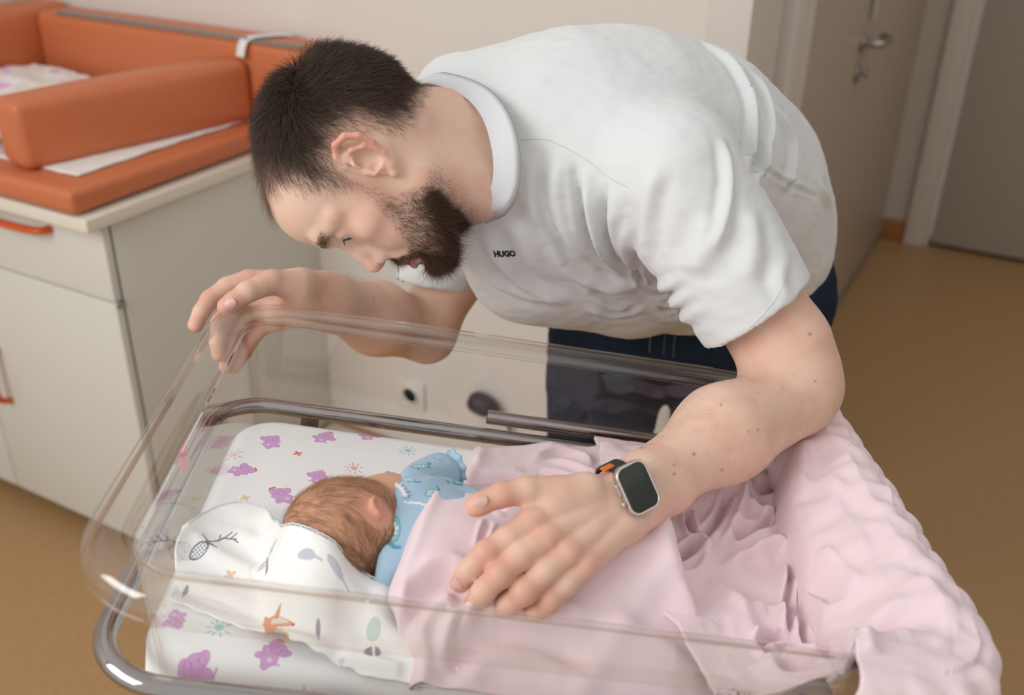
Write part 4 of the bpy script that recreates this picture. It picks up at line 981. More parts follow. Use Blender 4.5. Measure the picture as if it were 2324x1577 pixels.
# C: the end of the blanket climbs the foot wall, wraps the rim and hangs outside
eC = np.array([on_n(x, y, n_) for x, y, n_ in [(1780, 975, 0.0), (1758, 1010, -.02), (1766, 1080, -.045), (1764, 1170, -.06), (1772, 1200, -.06), (1805, 1275, -.055), (1835, 1350, -.05), (1868, 1420, -.045), (1905, 1470, -.02), (1925, 1500, 0.0), (1960, 1560, 0.005)]]); eC = eC[np.argsort(eC[:,1])]
def edgeC(v): return np.interp(v, eC[:,1], eC[:,0]) + 0.0022*np.sin(v*95)*sstep(0.3, 0.1, v)
def sheetC():
    nv, nu = 420, 240; V = []; tops = []
    v_ext = np.linspace(-0.20, 0.545, nv)
    for v in v_ext:
        e = float(edgeC(np.array([max(v, -0.02)]))[0]); U = np.linspace(e, TU + 0.20, nu); V.append(np.column_stack([U, np.full(nu, v)]))
    uv = np.vstack(V); e = edgeC(np.maximum(uv[:,1], -0.02)); s_ = uv[:,0] - e
    sd = rr_sd(uv, 0, TU, 0, TV, 0.075)
    # height inside: from the pile up to the rim
    base = np.interp(-sd, [0, 0.012, 0.035, 0.06, 0.10, 0.16], [0.004, 0.0095, 0.0095, -0.006, -0.045, -0.060])
    wav = fbm(uv*[1.0, 1.0], 12, 2, 91)*0.008 + 0.0040*fbm(uv*[0.55, 1.6], 26, 2, 92)
    chan = 0.0034*np.sin(uv[:,1]*205 + 2.5*fbm(uv, 8, 2, 93) + 14*uv[:,0])*sstep(0.08, 0.0, -sd)*(0.6 + 0.8*fbm(uv, 16, 2, 96)) + 0.0036*np.sin(uv[:,0]*150 + uv[:,1]*100 + 3*fbm(uv, 10, 2, 94))*np.clip(fbm(uv, 20, 2, 95)*2 + .5, 0, 1)
    h = base + wav*sstep(0.0, 0.03, -sd)
    for px_path, nref, w_, a, k in [([(1820, 1270), (1850, 1310), (1880, 1350), (1895, 1380)], -.04, .007, .016, 'v'), ([(1835, 1360), (1880, 1440), (1925, 1465), (1990, 1440), (2080, 1400)], -.01, .010, .008, 'v'), ([(1990, 1420), (2080, 1420), (2160, 1450)], 0, .012, .008, 'v'),
        ([(1770, 1190), (1830, 1150), (1870, 1060)], -.03, .012, .005, 'v'), ([(1920, 1500), (1930, 1470), (1990, 1450), (2100, 1440)], 0, .010, .008, 'r'), ([(1850, 1100), (1900, 1200), (1960, 1300)], -.02, .016, .005, 'r'), ([(1890, 1080), (1960, 1200), (2040, 1330)], 0, .014, .004, 'v')]:
        h = fold_uv(h, uv, px_path, nref, w_, a, k)
    out = np.maximum(sd, 0)
    # outward direction of the rounded rim
    g = np.stack([(rr_sd(uv + [1e-4, 0], 0, TU, 0, TV, 0.075) - sd), (rr_sd(uv + [0, 1e-4], 0, TU, 0, TV, 0.075) - sd)], 1); g /= np.linalg.norm(g, axis=1)[:, None] + 1e-9
    bul = 0.012*(1 - np.exp(-out/0.012)) + 0.03*np.clip(out, 0, 0.2)*1.0
    pos = uv - g*out[:, None] + g*(bul*(sd > 0))[:, None]
    hh = np.where(sd > 0, 0.004 - out*0.97, h)
    disp = chan + 0.006*fbm(uv, 9, 2, 97)*(sd > -0.01)
    # displacement mostly upwards inside and outwards outside
    wgt = sstep(-0.01, 0.015, sd); hh = hh + disp*(1 - wgt); pos = pos + g*(disp*wgt + 0.004*wgt)[:, None]
    hh += (lipdrop(s_, 0.009) - 0.035*sstep(0.005, 0, s_))*(sd < -0.03) + 0.005*np.exp(-((s_-0.012)/0.007)**2)*(sd < -0.02)
    V = T(pos[:,0], pos[:,1], hh + 0.004); i = np.arange(nu*nv).reshape(nv, nu); F = np.stack([i[:-1, :-1], i[:-1, 1:], i[1:, 1:], i[1:, :-1]], -1).reshape(-1, 4)
    keep = (sd < 0.15 + 0.015*fbm(uv, 10, 2, 98)); F = F[keep[F].all(1)]; used = np.unique(F); re = np.full(len(uv), -1); re[used] = np.arange(len(used)); return V[used], re[F]
VC, FC = sheetC()
for nm, (V, F), lb_ in (('cover_fold', (VA, FA), 'smooth fold lying over the baby'), ('crumpled_fold', (VB, FB), 'crumpled middle of the blanket'), ('rim_fold', (VC, FC), 'rippled end hung over the foot rim')):
    o = mesh_obj(nm, V, F, M_pink, bk); o['label'] = lb_; md = o.modifiers.new('thickness', 'SOLIDIFY'); md.thickness = 0.0045; md.offset = -1
# ---------------------------------------------------------------- the man
# head frame: f forward (face), u up (crown), l towards his left ear (the side seen here)
HC = P(845, 365, 1.0)                                  # left ear canal, on the near side of the head
HDEP = 0.985
hl = -HC/np.linalg.norm(HC); hf = np.array([-0.20, 0.98, 0.0]); hf -= hl*(hf @ hl); 
hf = hf + 0.0*hl; hf /= np.linalg.norm(hf); hl = hl - 0.04*hf; hl -= hf*(hf @ hl); hl /= np.linalg.norm(hl)
hu = np.cross(hl, hf); 
if hu[0] > 0: hu = -hu
HM = np.array([hf, hu, hl])                            # rows
H0 = P(845, 365, HDEP) - hl*0.073                      # mid-head origin between the ears
def toH(p): return (p - H0) @ HM.T
def frH(q): return H0 + np.asarray(q, float) @ HM
def hpix(x, y, l=0.0):                                 # pixel -> (f,u) on the head plane at lateral offset l
    r = P(x, y, 1.0); t = (l - (-H0) @ hl)/(r @ hl) if abs(r @ hl) > 1e-9 else 1.0
    q = toH((r*t)[None])[0]; return q
cm_ = 0.01
def head_sdf(q):
    """q in head frame, metres"""
    q = q/cm_; a = np.abs(q[:, 2]); s = np.column_stack([q[:, 0], q[:, 1], a])
    d = ell(s, (-0.7, 3.6, 0), (9.1, 8.1, 7.5))
    d = smin(d, ell(s, (-3.2, 2.6, 0), (6.6, 6.6, 7.0)), 1.5)
    d = smin(d, ell(s, (4.2, 4.9, 0), (5.9, 5.2, 5.9)), 1.8)
    d = smin(d, ell(s, (4.6, -0.6, 0), (4.5, 5.6, 6.1)), 1.6)                 # mid face
    d = smin(d, ell(s, (5.0, -4.6, 0), (4.3, 3.6, 4.6)), 1.6)
    d = smin(d, cone(s, (0.8, -4.8, 5.0), (6.6, -8.2, 1.8), 1.5, 1.6), 2.0)   # jaw
    d = smin(d, cone(s, (0.4, -0.5, 5.6), (0.8, -4.8, 5.1), 1.3, 1.5), 1.8)
    d = smin(d, ell(s, (8.1, -8.4, 0), (1.9, 1.9, 2.4)), 1.4)                 # chin
    d = smin(d, ell(s, (3.5, -6.6, 0), (4.5, 2.4, 4.6)), 1.5)                 # under jaw
    d = smin(d, ell(s, (5.9, -1.0, 4.6), (1.9, 1.5, 1.6)), 1.2)               # cheek bone
    d = smin(d, ell(s, (6.3, -3.3, 3.3), (2.0, 2.2, 2.0)), 1.2)               # cheek
    d = smin(d, cone(s, (9.25, 3.1, 0.6), (8.5, 3.6, 3.5), 0.85, 0.8), 1.0)  # brow
    d = smin(d, cone(s, (8.5, 3.6, 3.5), (6.1, 2.7, 5.4), 0.8, 0.7), 1.0)
    # eye sockets
    d = smax(d, -ell(s, (9.6, 1.7, 3.25), (1.85, 1.2, 1.75)), 0.8)
    d = smax(d, -ell(s, (9.1, 0.2, 2.0), (1.2, 1.6, 0.75)), 0.8)
    d = smin(d, ell(s, (7.35, 1.55, 3.15), (1.38, 1.34, 1.5)), 0.3)          # lids over the ball
    d = smax(d, -ell(s, (8.6, 1.05, 3.35), (0.80, 0.36, 1.25)), 0.10)
    d = smin(d, cone(s, (7.9, 2.7, 2.0), (7.3, 2.8, 4.7), 0.45, 0.5), 0.6)    # upper lid fold
    # nose
    d = smin(d, cone(s, (8.85, 1.8, 0), (9.75, -0.6, 0), 0.75, 0.8), 0.7)
    d = smin(d, cone(s, (9.75, -0.6, 0), (10.7, -2.35, 0), 0.8, 0.95), 0.6)
    d = smin(d, ell(s, (9.3, -2.9, 1.15), (1.15, 0.8, 0.72)), 0.4)            # alae
    d = smin(d, cone(s, (8.8, -1.2, 0.9), (8.6, -2.9, 1.4), 0.9, 0.9), 0.9)
    d = smin(d, cone(s, (10.3, -3.0, 0), (8.9, -3.5, 0), 0.5, 0.45), 0.4)     # columella
    d = smax(d, -chain(s, [(9.7, -3.9, 0.85), (9.75, -3.1, 0.8), (9.9, -2.5, 0.75)], [0.42, 0.36, 0.2], 0.1), 0.12)
    # mouth
    d = smin(d, ell(s, (7.9, -5.3, 0), (1.95, 2.3, 3.0)), 0.9)
    d = smin(d, cone(s, (9.62, -5.30, 0), (8.3, -5.75, 2.4), 0.58, 0.3), 0.3)
    d = smin(d, cone(s, (9.60, -6.60, 0), (8.2, -6.2, 2.2), 0.66, 0.3), 0.3)
    d = smax(d, -cone(s, (10.4, -5.93, 0), (8.8, -5.98, 2.5), 0.13, 0.1), 0.10)
    d = smax(d, -ell(s, (9.9, -7.6, 0), (0.6, 0.4, 1.6)), 0.5)
    s0 = s; s = (s - [0.80, -0.45, 0.0] - [-1.0, 1.2, 7.3])/[0.93, 0.93, 1.0] + [-1.0, 1.2, 7.3]
    # ears: only s, i.e. both sides
    e0 = (-0.05, 0.5, 7.1)
    helix = [(0.5, 1.6, 7.0), (0.35, 3.0, 7.35), (-0.35, 4.1, 7.9), (-1.5, 4.45, 8.5), (-2.6, 3.7, 8.9), (-3.0, 2.3, 8.95), (-2.65, 0.8, 8.55), (-1.9, -0.5, 8.05), (-0.9, -1.6, 7.7), (-0.1, -2.1, 7.5)]
    ear = chain(s, helix, [0.36, 0.37, 0.38, 0.40, 0.40, 0.38, 0.36, 0.40, 0.52, 0.55], 0.25)
    bowl = ell(s, (-1.25, 1.35, 7.55), (1.75, 3.0, 0.55), np.array([[1, 0, 0.42], [0, 1, 0], [-0.42, 0, 1]])/np.array([[1.085], [1], [1.085]]))
    bowl = smin(bowl, ell(s, (-0.8, -1.0, 7.3), (1.1, 1.2, 0.7)), 0.4)
    ear = smin(ear, bowl, 0.25)
    ear = smin(ear, chain(s, [(-1.9, 0.2, 8.25), (-2.0, 1.6, 8.5), (-1.4, 2.7, 8.4), (-0.6, 3.3, 7.9)], [0.34, 0.36, 0.34, 0.25], 0.3), 0.22)  # antihelix
    ear = smin(ear, cone(s, (0.45, 0.75, 7.2), (0.35, -0.15, 7.35), 0.36, 0.42), 0.3)   # tragus
    ear = smin(ear, cone(s, (-0.9, -0.85, 7.75), (-0.6, -0.75, 7.8), 0.36, 0.3), 0.3)   # antitragus
    ear = smax(ear, -ell(s, (-0.80, 0.95, 8.3), (1.05, 1.45, 1.15)), 0.22)              # concha
    ear = smax(ear, -cone(s, (-0.35, 0.1, 8.2), (0.0, 0.0, 5.4), 0.55, 0.48), 0.15)
    ear = smax(ear, -chain(s, [(0.0, 2.6, 8.2), (-0.6, 3.45, 8.7), (-1.75, 3.5, 9.2), (-2.3, 2.6, 9.35), (-2.35, 1.2, 9.1)], [0.22, 0.27, 0.27, 0.2, 0.15], 0.1), 0.18)
    s = s0
    d = smin(d, ear, 0.45)
    return d*cm_

def JP(*a): return P(*a)
# limbs: near (his left) arm
LS, LE, LW = P(1535, 405, 1.085), P(1798, 858, 1.10), P(1432, 1128, 0.932)
def arm_near(p):
    d = cone(p, LS, P(1672, 605, 1.10), 0.055, 0.054)
    d = smin(d, cone(p, P(1672, 605, 1.10), P(1797, 845, 1.10), 0.054, 0.047), 0.03)
    d = smin(d, cone(p, P(1795, 780, 1.095), P(1838, 880, 1.10), 0.040, 0.030), 0.03)     # elbow point
    d = smin(d, cone(p, P(1790, 905, 1.09), P(1640, 985, 1.025), 0.044, 0.046), 0.03)
    d = smin(d, cone(p, P(1640, 985, 1.025), P(1500, 1082, 0.965), 0.045, 0.0325), 0.03)
    M = np.array([(LW - LE)/np.linalg.norm(LW - LE)]*3)
    d = smin(d, chain(p, [P(1500, 1082, 0.965), P(1462, 1085, 0.946), P(1415, 1108, 0.925)], [0.0315, 0.026, 0.0245], 0.01), 0.012)
    d = smin(d, chain(p, [P(1500, 1100, 0.962), P(1455, 1140, 0.940), P(1420, 1175, 0.918)], [0.031, 0.0245, 0.023], 0.01), 0.012)
    return d
# near hand, joints traced finger by finger: (x, y, depth, radius)
NH = dict(
    thumb=[(1370, 1120, .912, 0.0149), (1265, 1118, .893, 0.0149), (1194, 1112, .881, 0.0123), (1138, 1123, .872, 0.0110), (1090, 1143, .868, 0.0099), (1078, 1149, .868, 0.0094)],
    index=[(1360, 1130, .912, 0.0138), (1203, 1190, .868, 0.0130), (1152, 1222, .856, 0.0110), (1104, 1255, .850, 0.0108), (1064, 1292, .853, 0.0097), (1043, 1322, .861, 0.0087)],
    middle=[(1372, 1150, .910, 0.0138), (1236, 1226, .861, 0.0132), (1182, 1262, .847, 0.0112), (1134, 1303, .840, 0.0111), (1096, 1344, .845, 0.0100), (1074, 1371, .857, 0.0089)],
    ring=[(1392, 1172, .906, 0.0138), (1284, 1258, .860, 0.0128), (1236, 1299, .847, 0.0109), (1190, 1342, .840, 0.0108), (1154, 1371, .849, 0.0097), (1132, 1386, .864, 0.0087)],
    pinky=[(1412, 1195, .903, 0.0138), (1322, 1284, .864, 0.0117), (1284, 1326, .853, 0.0098), (1246, 1364, .847, 0.0095), (1215, 1386, .854, 0.0085), (1196, 1395, .866, 0.0077)])
def fin(pts): return [P(x, y, d) for x, y, d, r in pts], [r for *_, r in pts]
def hand_near(p):
    d = None
    for k in ('index', 'middle', 'ring', 'pinky'):
        a, r = fin(NH[k]); c = chain(p, a, r, 0.004); c = smin(c, cone(p, a[3]-[0, 0, .0012], a[3]-[0, 0, .0008], r[3]*1.03, r[3]*1.0), 0.004)
        d = c if d is None else smin(d, c, 0.0018)
    a, r = fin(NH['thumb']); d = smin(d, chain(p, a, r, 0.004), 0.010)
    d = smin(d, cone(p, P(1390, 1135, .924), P(1262, 1172, .888), 0.0165, 0.0125), 0.012)
    d = smin(d, cone(p, P(1400, 1160, .922), P(1300, 1215, .887), 0.0170, 0.0125), 0.012)
    d = smin(d, cone(p, P(1412, 1180, .918), P(1335, 1262, .884), 0.0170, 0.0115), 0.012)
    d = smin(d, cone(p, P(1330, 1105, .902), P(1250, 1140, .886), 0.0125, 0.0100), 0.012)
    for k in ('index', 'middle', 'ring', 'pinky'):          # knuckles
        x, y, z, r = NH[k][1]; d = smin(d, cone(p, P(x+4, y-2, z-.001), P(x+10, y-6, z), 0.0108, 0.0095), 0.006)
    return d
# far (his right) arm and hand hooked over the rim's corner
RS, RE, RW = P(1085, 420, 1.34), P(968, 762, 1.40), P(690, 672, 1.215)
def arm_far(p):
    d = cone(p, RS, P(1020, 620, 1.385), 0.052, 0.048)
    d = smin(d, cone(p, P(1020, 620, 1.385), P(972, 757, 1.405), 0.046, 0.038), 0.02)
    d = smin(d, cone(p, P(965, 758, 1.40), P(855, 722, 1.33), 0.038, 0.0475), 0.02)
    d = smin(d, cone(p, P(855, 722, 1.33), P(750, 684, 1.25), 0.0465, 0.034), 0.02)
    d = smin(d, cone(p, P(750, 684, 1.25), P(690, 660, 1.212), 0.0325, 0.0275), 0.02)
    d = smin(d, cone(p, P(750, 690, 1.25), P(695, 700, 1.218), 0.030, 0.0235), 0.015)
    return d
FH = dict(
    thumb=[(676, 650, 1.192, 0.0196), (618, 640, 1.170, 0.0146), (562, 662, 1.148, 0.0125), (530, 685, 1.140, 0.0114), (513, 695, 1.138, 0.0103)],
    index=[(670, 645, 1.215, 0.0174), (565, 636, 1.205, 0.0132), (516, 650, 1.195, 0.0116), (477, 679, 1.185, 0.0112), (457, 708, 1.172, 0.0099), (444, 737, 1.163, 0.0092)],
    middle=[(668, 665, 1.228, 0.0168), (560, 668, 1.228, 0.0132), (527, 697, 1.222, 0.0114), (500, 732, 1.212, 0.0111), (494, 775, 1.212, 0.0099), (497, 803, 1.218, 0.0092)],
    ring=[(670, 690, 1.236, 0.0162), (568, 702, 1.246, 0.0125), (545, 735, 1.240, 0.0110), (528, 768, 1.231, 0.0106), (517, 808, 1.229, 0.0095), (513, 832, 1.232, 0.0087)],
    pinky=[(675, 715, 1.240, 0.0146), (596, 738, 1.254, 0.0114), (571, 769, 1.250, 0.0101), (556, 795, 1.246, 0.0095), (538, 822, 1.243, 0.0086), (529, 836, 1.243, 0.0081)])
def hand_far(p):
    d = None
    for k in ('index', 'middle', 'ring', 'pinky'):
        a, r = fin(FH[k]); c = chain(p, a, r, 0.003); d = c if d is None else smin(d, c, 0.003)
    a, r = fin(FH['thumb']); d = smin(d, chain(p, a, r, 0.004), 0.008)
    d = smin(d, cone(p, P(672, 672, 1.222), P(590, 672, 1.222), 0.0185, 0.0145), 0.012)
    d = smin(d, cone(p, P(676, 692, 1.226), P(605, 710, 1.236), 0.0175, 0.0135), 0.012)
    d = smin(d, cone(p, P(655, 700, 1.215), P(625, 712, 1.222), 0.016, 0.014), 0.01)
    return d
NB = P(1062, 352, 1.128)                                     # base of the neck, in the collar
def neck_sdf(p):
    c0 = frH((-0.028, 0.008, 0)); c1 = frH((0.010, -0.055, 0))
    d = cone(p, c0, NB + np.array([0.000, -0.016, 0.012]), 0.052, 0.060)
    d = smin(d, cone(p, c1, NB + np.array([0.0, 0.022, -0.004]), 0.046, 0.058), 0.03)
    d = smin(d, cone(p, frH((-0.02, 0.0, 0.045)), P(1120, 440, 1.085), 0.020, 0.020), 0.03)
    d = smin(d, cone(p, NB + np.array([0.01, 0, 0.01]), P(1230, 390, 1.23), 0.050, 0.055), 0.02)
    return d
# trunk (under the shirt) and the shirt itself
TR = [  # centre pixel, depth, radii (lateral, depth-ish, vertical) built as overlapping ellipsoids
    (1170, 345, 1.195, 0.105), (1285, 335, 1.215, 0.130), (1400, 352, 1.245, 0.146), (1520, 380, 1.300, 0.150), (1610, 435, 1.37, 0.145), (1655, 520, 1.44, 0.137), (1645, 600, 1.50, 0.135)]
def trunk(p, off=0.0):
    d = None
    for i in range(len(TR)-1):
        x0, y0, z0, r0 = TR[i]; x1, y1, z1, r1 = TR[i+1]
        c = cone(p, P(x0, y0, z0), P(x1, y1, z1), r0-off, r1-off); d = c if d is None else smin(d, c, 0.03)
    d = smin(d, cone(p, P(1265, 520, 1.29), P(1440, 560, 1.36), 0.105-off, 0.118-off), 0.05)     # chest and belly
    d = smin(d, cone(p, P(1120, 470, 1.20), P(1265, 520, 1.29), 0.055-off, 0.105-off), 0.04)
    d = smin(d, cone(p, P(1190, 400, 1.20), P(1100, 455, 1.32), 0.085-off, 0.060-off), 0.04)     # far shoulder
    d = smin(d, cone(p, P(1300, 360, 1.17), P(1520, 400, 1.105), 0.100-off, 0.070-off), 0.05)    # near shoulder
    return d
def jeans_sdf(p, off=0.0):
    d = cone(p, P(1450, 700, 1.55), P(1700, 660, 1.50), 0.120-off, 0.125-off)
    d = smin(d, cone(p, P(1385, 735, 1.58), KR, 0.098-off, 0.078-off), 0.03)
    d = smin(d, cone(p, P(1700, 705, 1.54), KL, 0.106-off, 0.078-off), 0.05)
    return d
dn = R[2]*-1                                               # world down in camera axes
KR = P(1360, 740, 1.62) + dn*0.46 + np.array([0.0, 0, -0.02]); KL = P(1650, 740, 1.60) + dn*0.46 + np.array([0.012, 0, -0.02])
FR = KR + dn*(world(KR)[2] - 0.09); FL = KL + dn*(world(KL)[2] - 0.09)

def build(fn, lo, hi, h, rel=1):
    V, F = surface_nets(fn, lo, hi, h); return relax(V, F, rel, 0.5) if rel else V, F
man = empty('person', world(FR)*np.array([1, 1, 0]) + 0, 'bearded man in a white T-shirt bending over the bassinet, hand on the baby', 'person')

# skin: head + neck, both arms and hands, chest core under the shirt - one mesh
def skin_all(p):
    d = head_sdf(toH(p)); d = smin(d, neck_sdf(p), 0.022)
    return d
hc = frH((0, 0, 0)); 
Vh, Fh = build(skin_all, np.minimum(frH((0.01, 0.02, 0)), NB) - [0.16, 0.15, 0.12], np.maximum(frH((0.01, 0.02, 0)), NB) + [0.13, 0.15, 0.14], 0.00165)
def armn(p): return smin(arm_near(p), hand_near(p), 0.012)
lo = P(1030, 420, 1.0)*0 + [min(P(1030, 400, .84)[0], 0) - 0.03, P(1500, 400, 1.08)[1] - 0.06, 0.81]; hi = [0.40, 0.27, 1.18]
Va, Fa = build(armn, [-0.07, -0.27, 0.81], [0.40, 0.26, 1.17], 0.0018)
def armf(p): return smin(arm_far(p), hand_far(p), 0.012)
Vb, Fb = build(armf, [-0.41, -0.28, 1.10], [0.05, 0.10, 1.48], 0.002)
def core(p): return smax(trunk(p, 0.02), -(p[:, 0] - (NB[0] - 0.02)), 0.01)
Vc, Fc = build(core, [-0.10, -0.45, 0.95], [0.52, 0.12, 1.72], 0.009)
Vs = np.vstack([Vh, Va, Vb, Vc]); o1, o2, o3 = len(Vh), len(Vh)+len(Va), len(Vh)+len(Va)+len(Vb)
Fs = np.vstack([Fh, Fa + o1, Fb + o2, Fc + o3])
# skin colour as a pigment map plus a painted-in lip crease shade: redder ears, lips, knuckles, cheeks; stubble under the beard; hair roots
Q = toH(Vs)/cm_; qa = np.abs(Q[:, 2])
SK = np.array(lin((226, 186, 164))); RED = np.array(lin((208, 128, 108))); LIP = np.array(lin((196, 124, 118))); HAIR = np.array(lin((62, 48, 40))); PALE = np.array(lin((232, 202, 182)))
col = np.tile(SK, (len(Vs), 1))
def mixc(col, c, w): return col + (np.asarray(c) - col)*np.clip(w, 0, 1)[:, None]
col = mixc(col, PALE, 0.5 + 0.5*fbm(Vs, 18, 3, 2))
col = mixc(col, RED, 0.22*np.clip(fbm(Vs, 35, 3, 8)*2, 0, 1))
ish = np.zeros(len(Vs), bool); ish[:o1] = True
g = lambda c, r: np.exp(-(np.linalg.norm(np.column_stack([Q[:,0]-c[0], Q[:,1]-c[1], qa-c[2]]), axis=1)/r)**2)*ish
col = mixc(col, RED, 0.55*(sstep(7.9, 8.9, qa)*ish*(np.abs(Q[:,1]-1) < 5)) + 0.5*g((10.6, -2.4, 0), 1.3) + 0.35*g((7.2, -1.5, 4.5), 2.0) + 0.3*g((7.5, 1.2, 3.2), 1.4))
lipw = ish*(np.exp(-((Q[:,1]+5.95)/0.95)**4))*(qa < 2.5)*sstep(8.9, 9.4, Q[:,0]+0.42*qa); col = mixc(col, LIP, 0.85*lipw)
col = mixc(col, np.array(lin((40, 26, 22))), ish*np.exp(-((Q[:,1]+5.97)/0.13)**2)*(qa < 2.4)*(Q[:,0] > 8.2)*0.7)  # shade of the crease between the lips, painted into the colour
for H_ in (NH, FH):
    for k in ('index', 'middle', 'ring', 'pinky', 'thumb'):
        for j, s_ in ((1, 0.8), (3, 0.8), (5 if k != 'thumb' else 4, 0.55)):
            if j < len(H_[k]):
                x, y, z, r = H_[k][j]; dd = np.linalg.norm(Vs - P(x, y, z), axis=1); col = mixc(col, RED, s_*np.exp(-(dd/0.013)**2))
# hair and beard regions as polygons on the profile
def inpoly(pt, poly):
    x, y = pt[:, 0], pt[:, 1]; ins = np.zeros(len(pt), bool); n = len(poly)
    for i in range(n):
        x1, y1 = poly[i]; x2, y2 = poly[(i+1) % n]
        c = ((y1 > y) != (y2 > y)) & (x < (x2-x1)*(y-y1)/(y2-y1+1e-12) + x1); ins ^= c
    return ins
def poly_sd(pt, poly):
    d, _, _ = seg_dist(pt, np.vstack([poly, poly[:1]])); return np.where(inpoly(pt, poly), d, -d)
hair_px = [(590, 405), (612, 432), (640, 426), (690, 446), (735, 438), (786, 434), (826, 424), (800, 400), (775, 378), (766, 362), (768, 330), (786, 311), (818, 303), (862, 306), (910, 302), (948, 268), (972, 205)]
hp = np.array([hpix(x, y, 0.066)[:2]/cm_ for x, y in hair_px]); hp = np.vstack([hp, [(-16, -6), (-16, 18), (7.4, 18), (7.0, 9.2)]])
beard_px = [(806, 410), (826, 440), (852, 470), (885, 512), (912, 545), (922, 572), (905, 580), (880, 590), (872, 610), (900, 625), (925, 600), (948, 600), (955, 640), (1060, 650), (1090, 560), (1058, 512), (1030, 480), (1004, 445), (970, 418), (935, 420), (890, 440), (850, 425)]
bp_ = np.array([hpix(x, y, 0.03)[:2]/cm_ for x, y in beard_px])
hsd = poly_sd(Q[:, :2], hp); bsd = poly_sd(Q[:, :2], bp_)
nearear = (Q[:,0] > -3.6) & (Q[:,0] < 1.0) & (Q[:,1] > -3) & (Q[:,1] < 5.0) & (qa > 7.85)
hairw = ish*sstep(-0.5, 0.9, hsd)*(~nearear); fade = sstep(0.0, 5.5, hsd)
col = mixc(col, HAIR, hairw*(0.22 + 0.65*fade))
lipzone = (Q[:,0] > 8.2) & (np.abs(Q[:,1]+5.95) < 1.0) & (qa < 2.4)
beardw = ish*sstep(-0.3, 1.2, bsd)*(~lipzone)*(~nearear)
col = mixc(col, HAIR, 0.30*beardw*(0.4 + 0.6*sstep(-5, -8, Q[:,1])))
stub = ish*sstep(-3.0, 0, bsd)*(Q[:,1] < -7)*0.25; col = mixc(col, np.array(lin((150, 120, 108))), stub)
browp = ish*np.exp(-((Q[:,1]-3.1 - 0.12*(qa-2.5))/0.42)**2)*sstep(0.9, 1.6, qa)*sstep(5.2, 4.0, qa)*(Q[:,0] > 4.5); col = mixc(col, np.array(lin((110, 78, 62))), 0.75*browp)
# moles on the near forearm
for (x, y, r) in [(1575, 1030, .0016), (1638, 1066, .0013), (1530, 1075, .0013), (1455, 1013, .0016), (1636, 919, .001), (1700, 980, .001), (1850, 865, .001), (1838, 758, .0016), (1668, 850, .001), (1720, 975, .001), (1530, 1055, .0008), (1640, 865, .0008), (848, 675, .001), (902, 690, .001), (900, 660, .0008)]:
    c = P(x, y, 1.0); c /= np.linalg.norm(c); dd = np.linalg.norm(np.cross(Vs, c), axis=1)
    al = Vs @ c; near = al < np.min(al[dd < r*4]) + 0.02 if (dd < r*4).any() else np.zeros(len(Vs), bool)
    col = mixc(col, np.array(lin((120, 72, 52))), 0.8*np.exp(-(dd/r)**2)*near*(~ish))
M_skin = mat('skin', (226, 186, 164), 0.48, spec=0.35, attr='Col', sss=0.25, sss_s=0.006, bump=0.35, bscale=420, bdist=0.0006, noise_detail=6)
skin = mesh_obj('body', world(Vs), Fs, M_skin, man, colors=col)
bvh_head = BVHTree.FromPolygons(world(Vh).tolist(), Fh.tolist())
Nh = vnormals(Vh, Fh)

# eyes: ball, iris and lash line in each socket
M_eye = mat('eye_white', (225, 215, 208), 0.15); M_iris = mat('iris', (60, 62, 60), 0.1, coat=0.5)
for s_ in (1, -1):
    c = np.array((7.4, 1.45, 3.15*s_))*cm_
    V, F = lathe_geo([(0, 0)] + [(0.0119*math.sin(a), 0.0119*(1-math.cos(a))) for a in np.linspace(0.15, 3.0, 14)] + [(0, 0.0238)], (0, 0, -0.0119), (0, 0, 1), 24)
    ey = mesh_obj('eye', world(frH(V + c + [0.0, 0, 0])), F, M_eye, man)
    V, F = lathe_geo([(0, 0), (0.0030, 0.0002), (0.0056, 0.0012), (0.0062, 0.0022), (0, 0.0022)][::-1], (0, 0, 0), (1, 0, 0), 20)
    a = math.radians(-30); V = np.column_stack([V[:,0]*math.cos(a) - V[:,1]*math.sin(a), V[:,0]*math.sin(a) + V[:,1]*math.cos(a), V[:,2]])
    mesh_obj('iris', world(frH(V + c + [0.0104*math.cos(a), 0.0104*math.sin(a), 0.001*s_])), F, M_iris, ey)
# strands
def strands(name, roots, dirs, lens, rad, segs, bend, m, parent, colors=None, jit=0.25):
    """roots (n,3) camera axes; dirs (n,3) unit; bend (n,3) added along the length; 3-sided tapering strands"""
    n = len(roots); t = np.linspace(0, 1, segs+1)
    side = np.cross(dirs, rng.normal(size=(n, 3))); side /= np.linalg.norm(side, axis=1)[:, None] + 1e-9; s2 = np.cross(dirs, side)
    curl = rng.normal(size=(n, 2))*jit
    Vl = []
    for k, tt in enumerate(t):
        c = roots + dirs*(lens*tt)[:, None] + bend*(lens*tt*tt)[:, None] + (side*(curl[:, :1]) + s2*(curl[:, 1:]))*(lens*tt*tt)[:, None]
        w = np.asarray(rad)*(1 - 0.75*tt)
        for j in range(3):
            a = 2*math.pi*j/3; Vl.append(c + (side*math.cos(a) + s2*math.sin(a))*np.asarray(w).reshape(-1, 1))
    V = np.stack(Vl, 1).reshape(-1, 3); b = np.arange(n)[:, None]*(3*(segs+1)); Fl = []
    for k in range(segs):
        for j in range(3):
            Fl.append(np.concatenate([b + k*3 + j, b + k*3 + (j+1) % 3, b + (k+1)*3 + (j+1) % 3, b + (k+1)*3 + j], 1))
    F = np.vstack(Fl); C_ = None if colors is None else np.repeat(colors, 3*(segs+1), 0)
    o = mesh_obj(name, world(V), F, m, parent, colors=C_); return o
M_hair = mat('hair', (60, 46, 38), 0.42, spec=0.35, attr='Col')
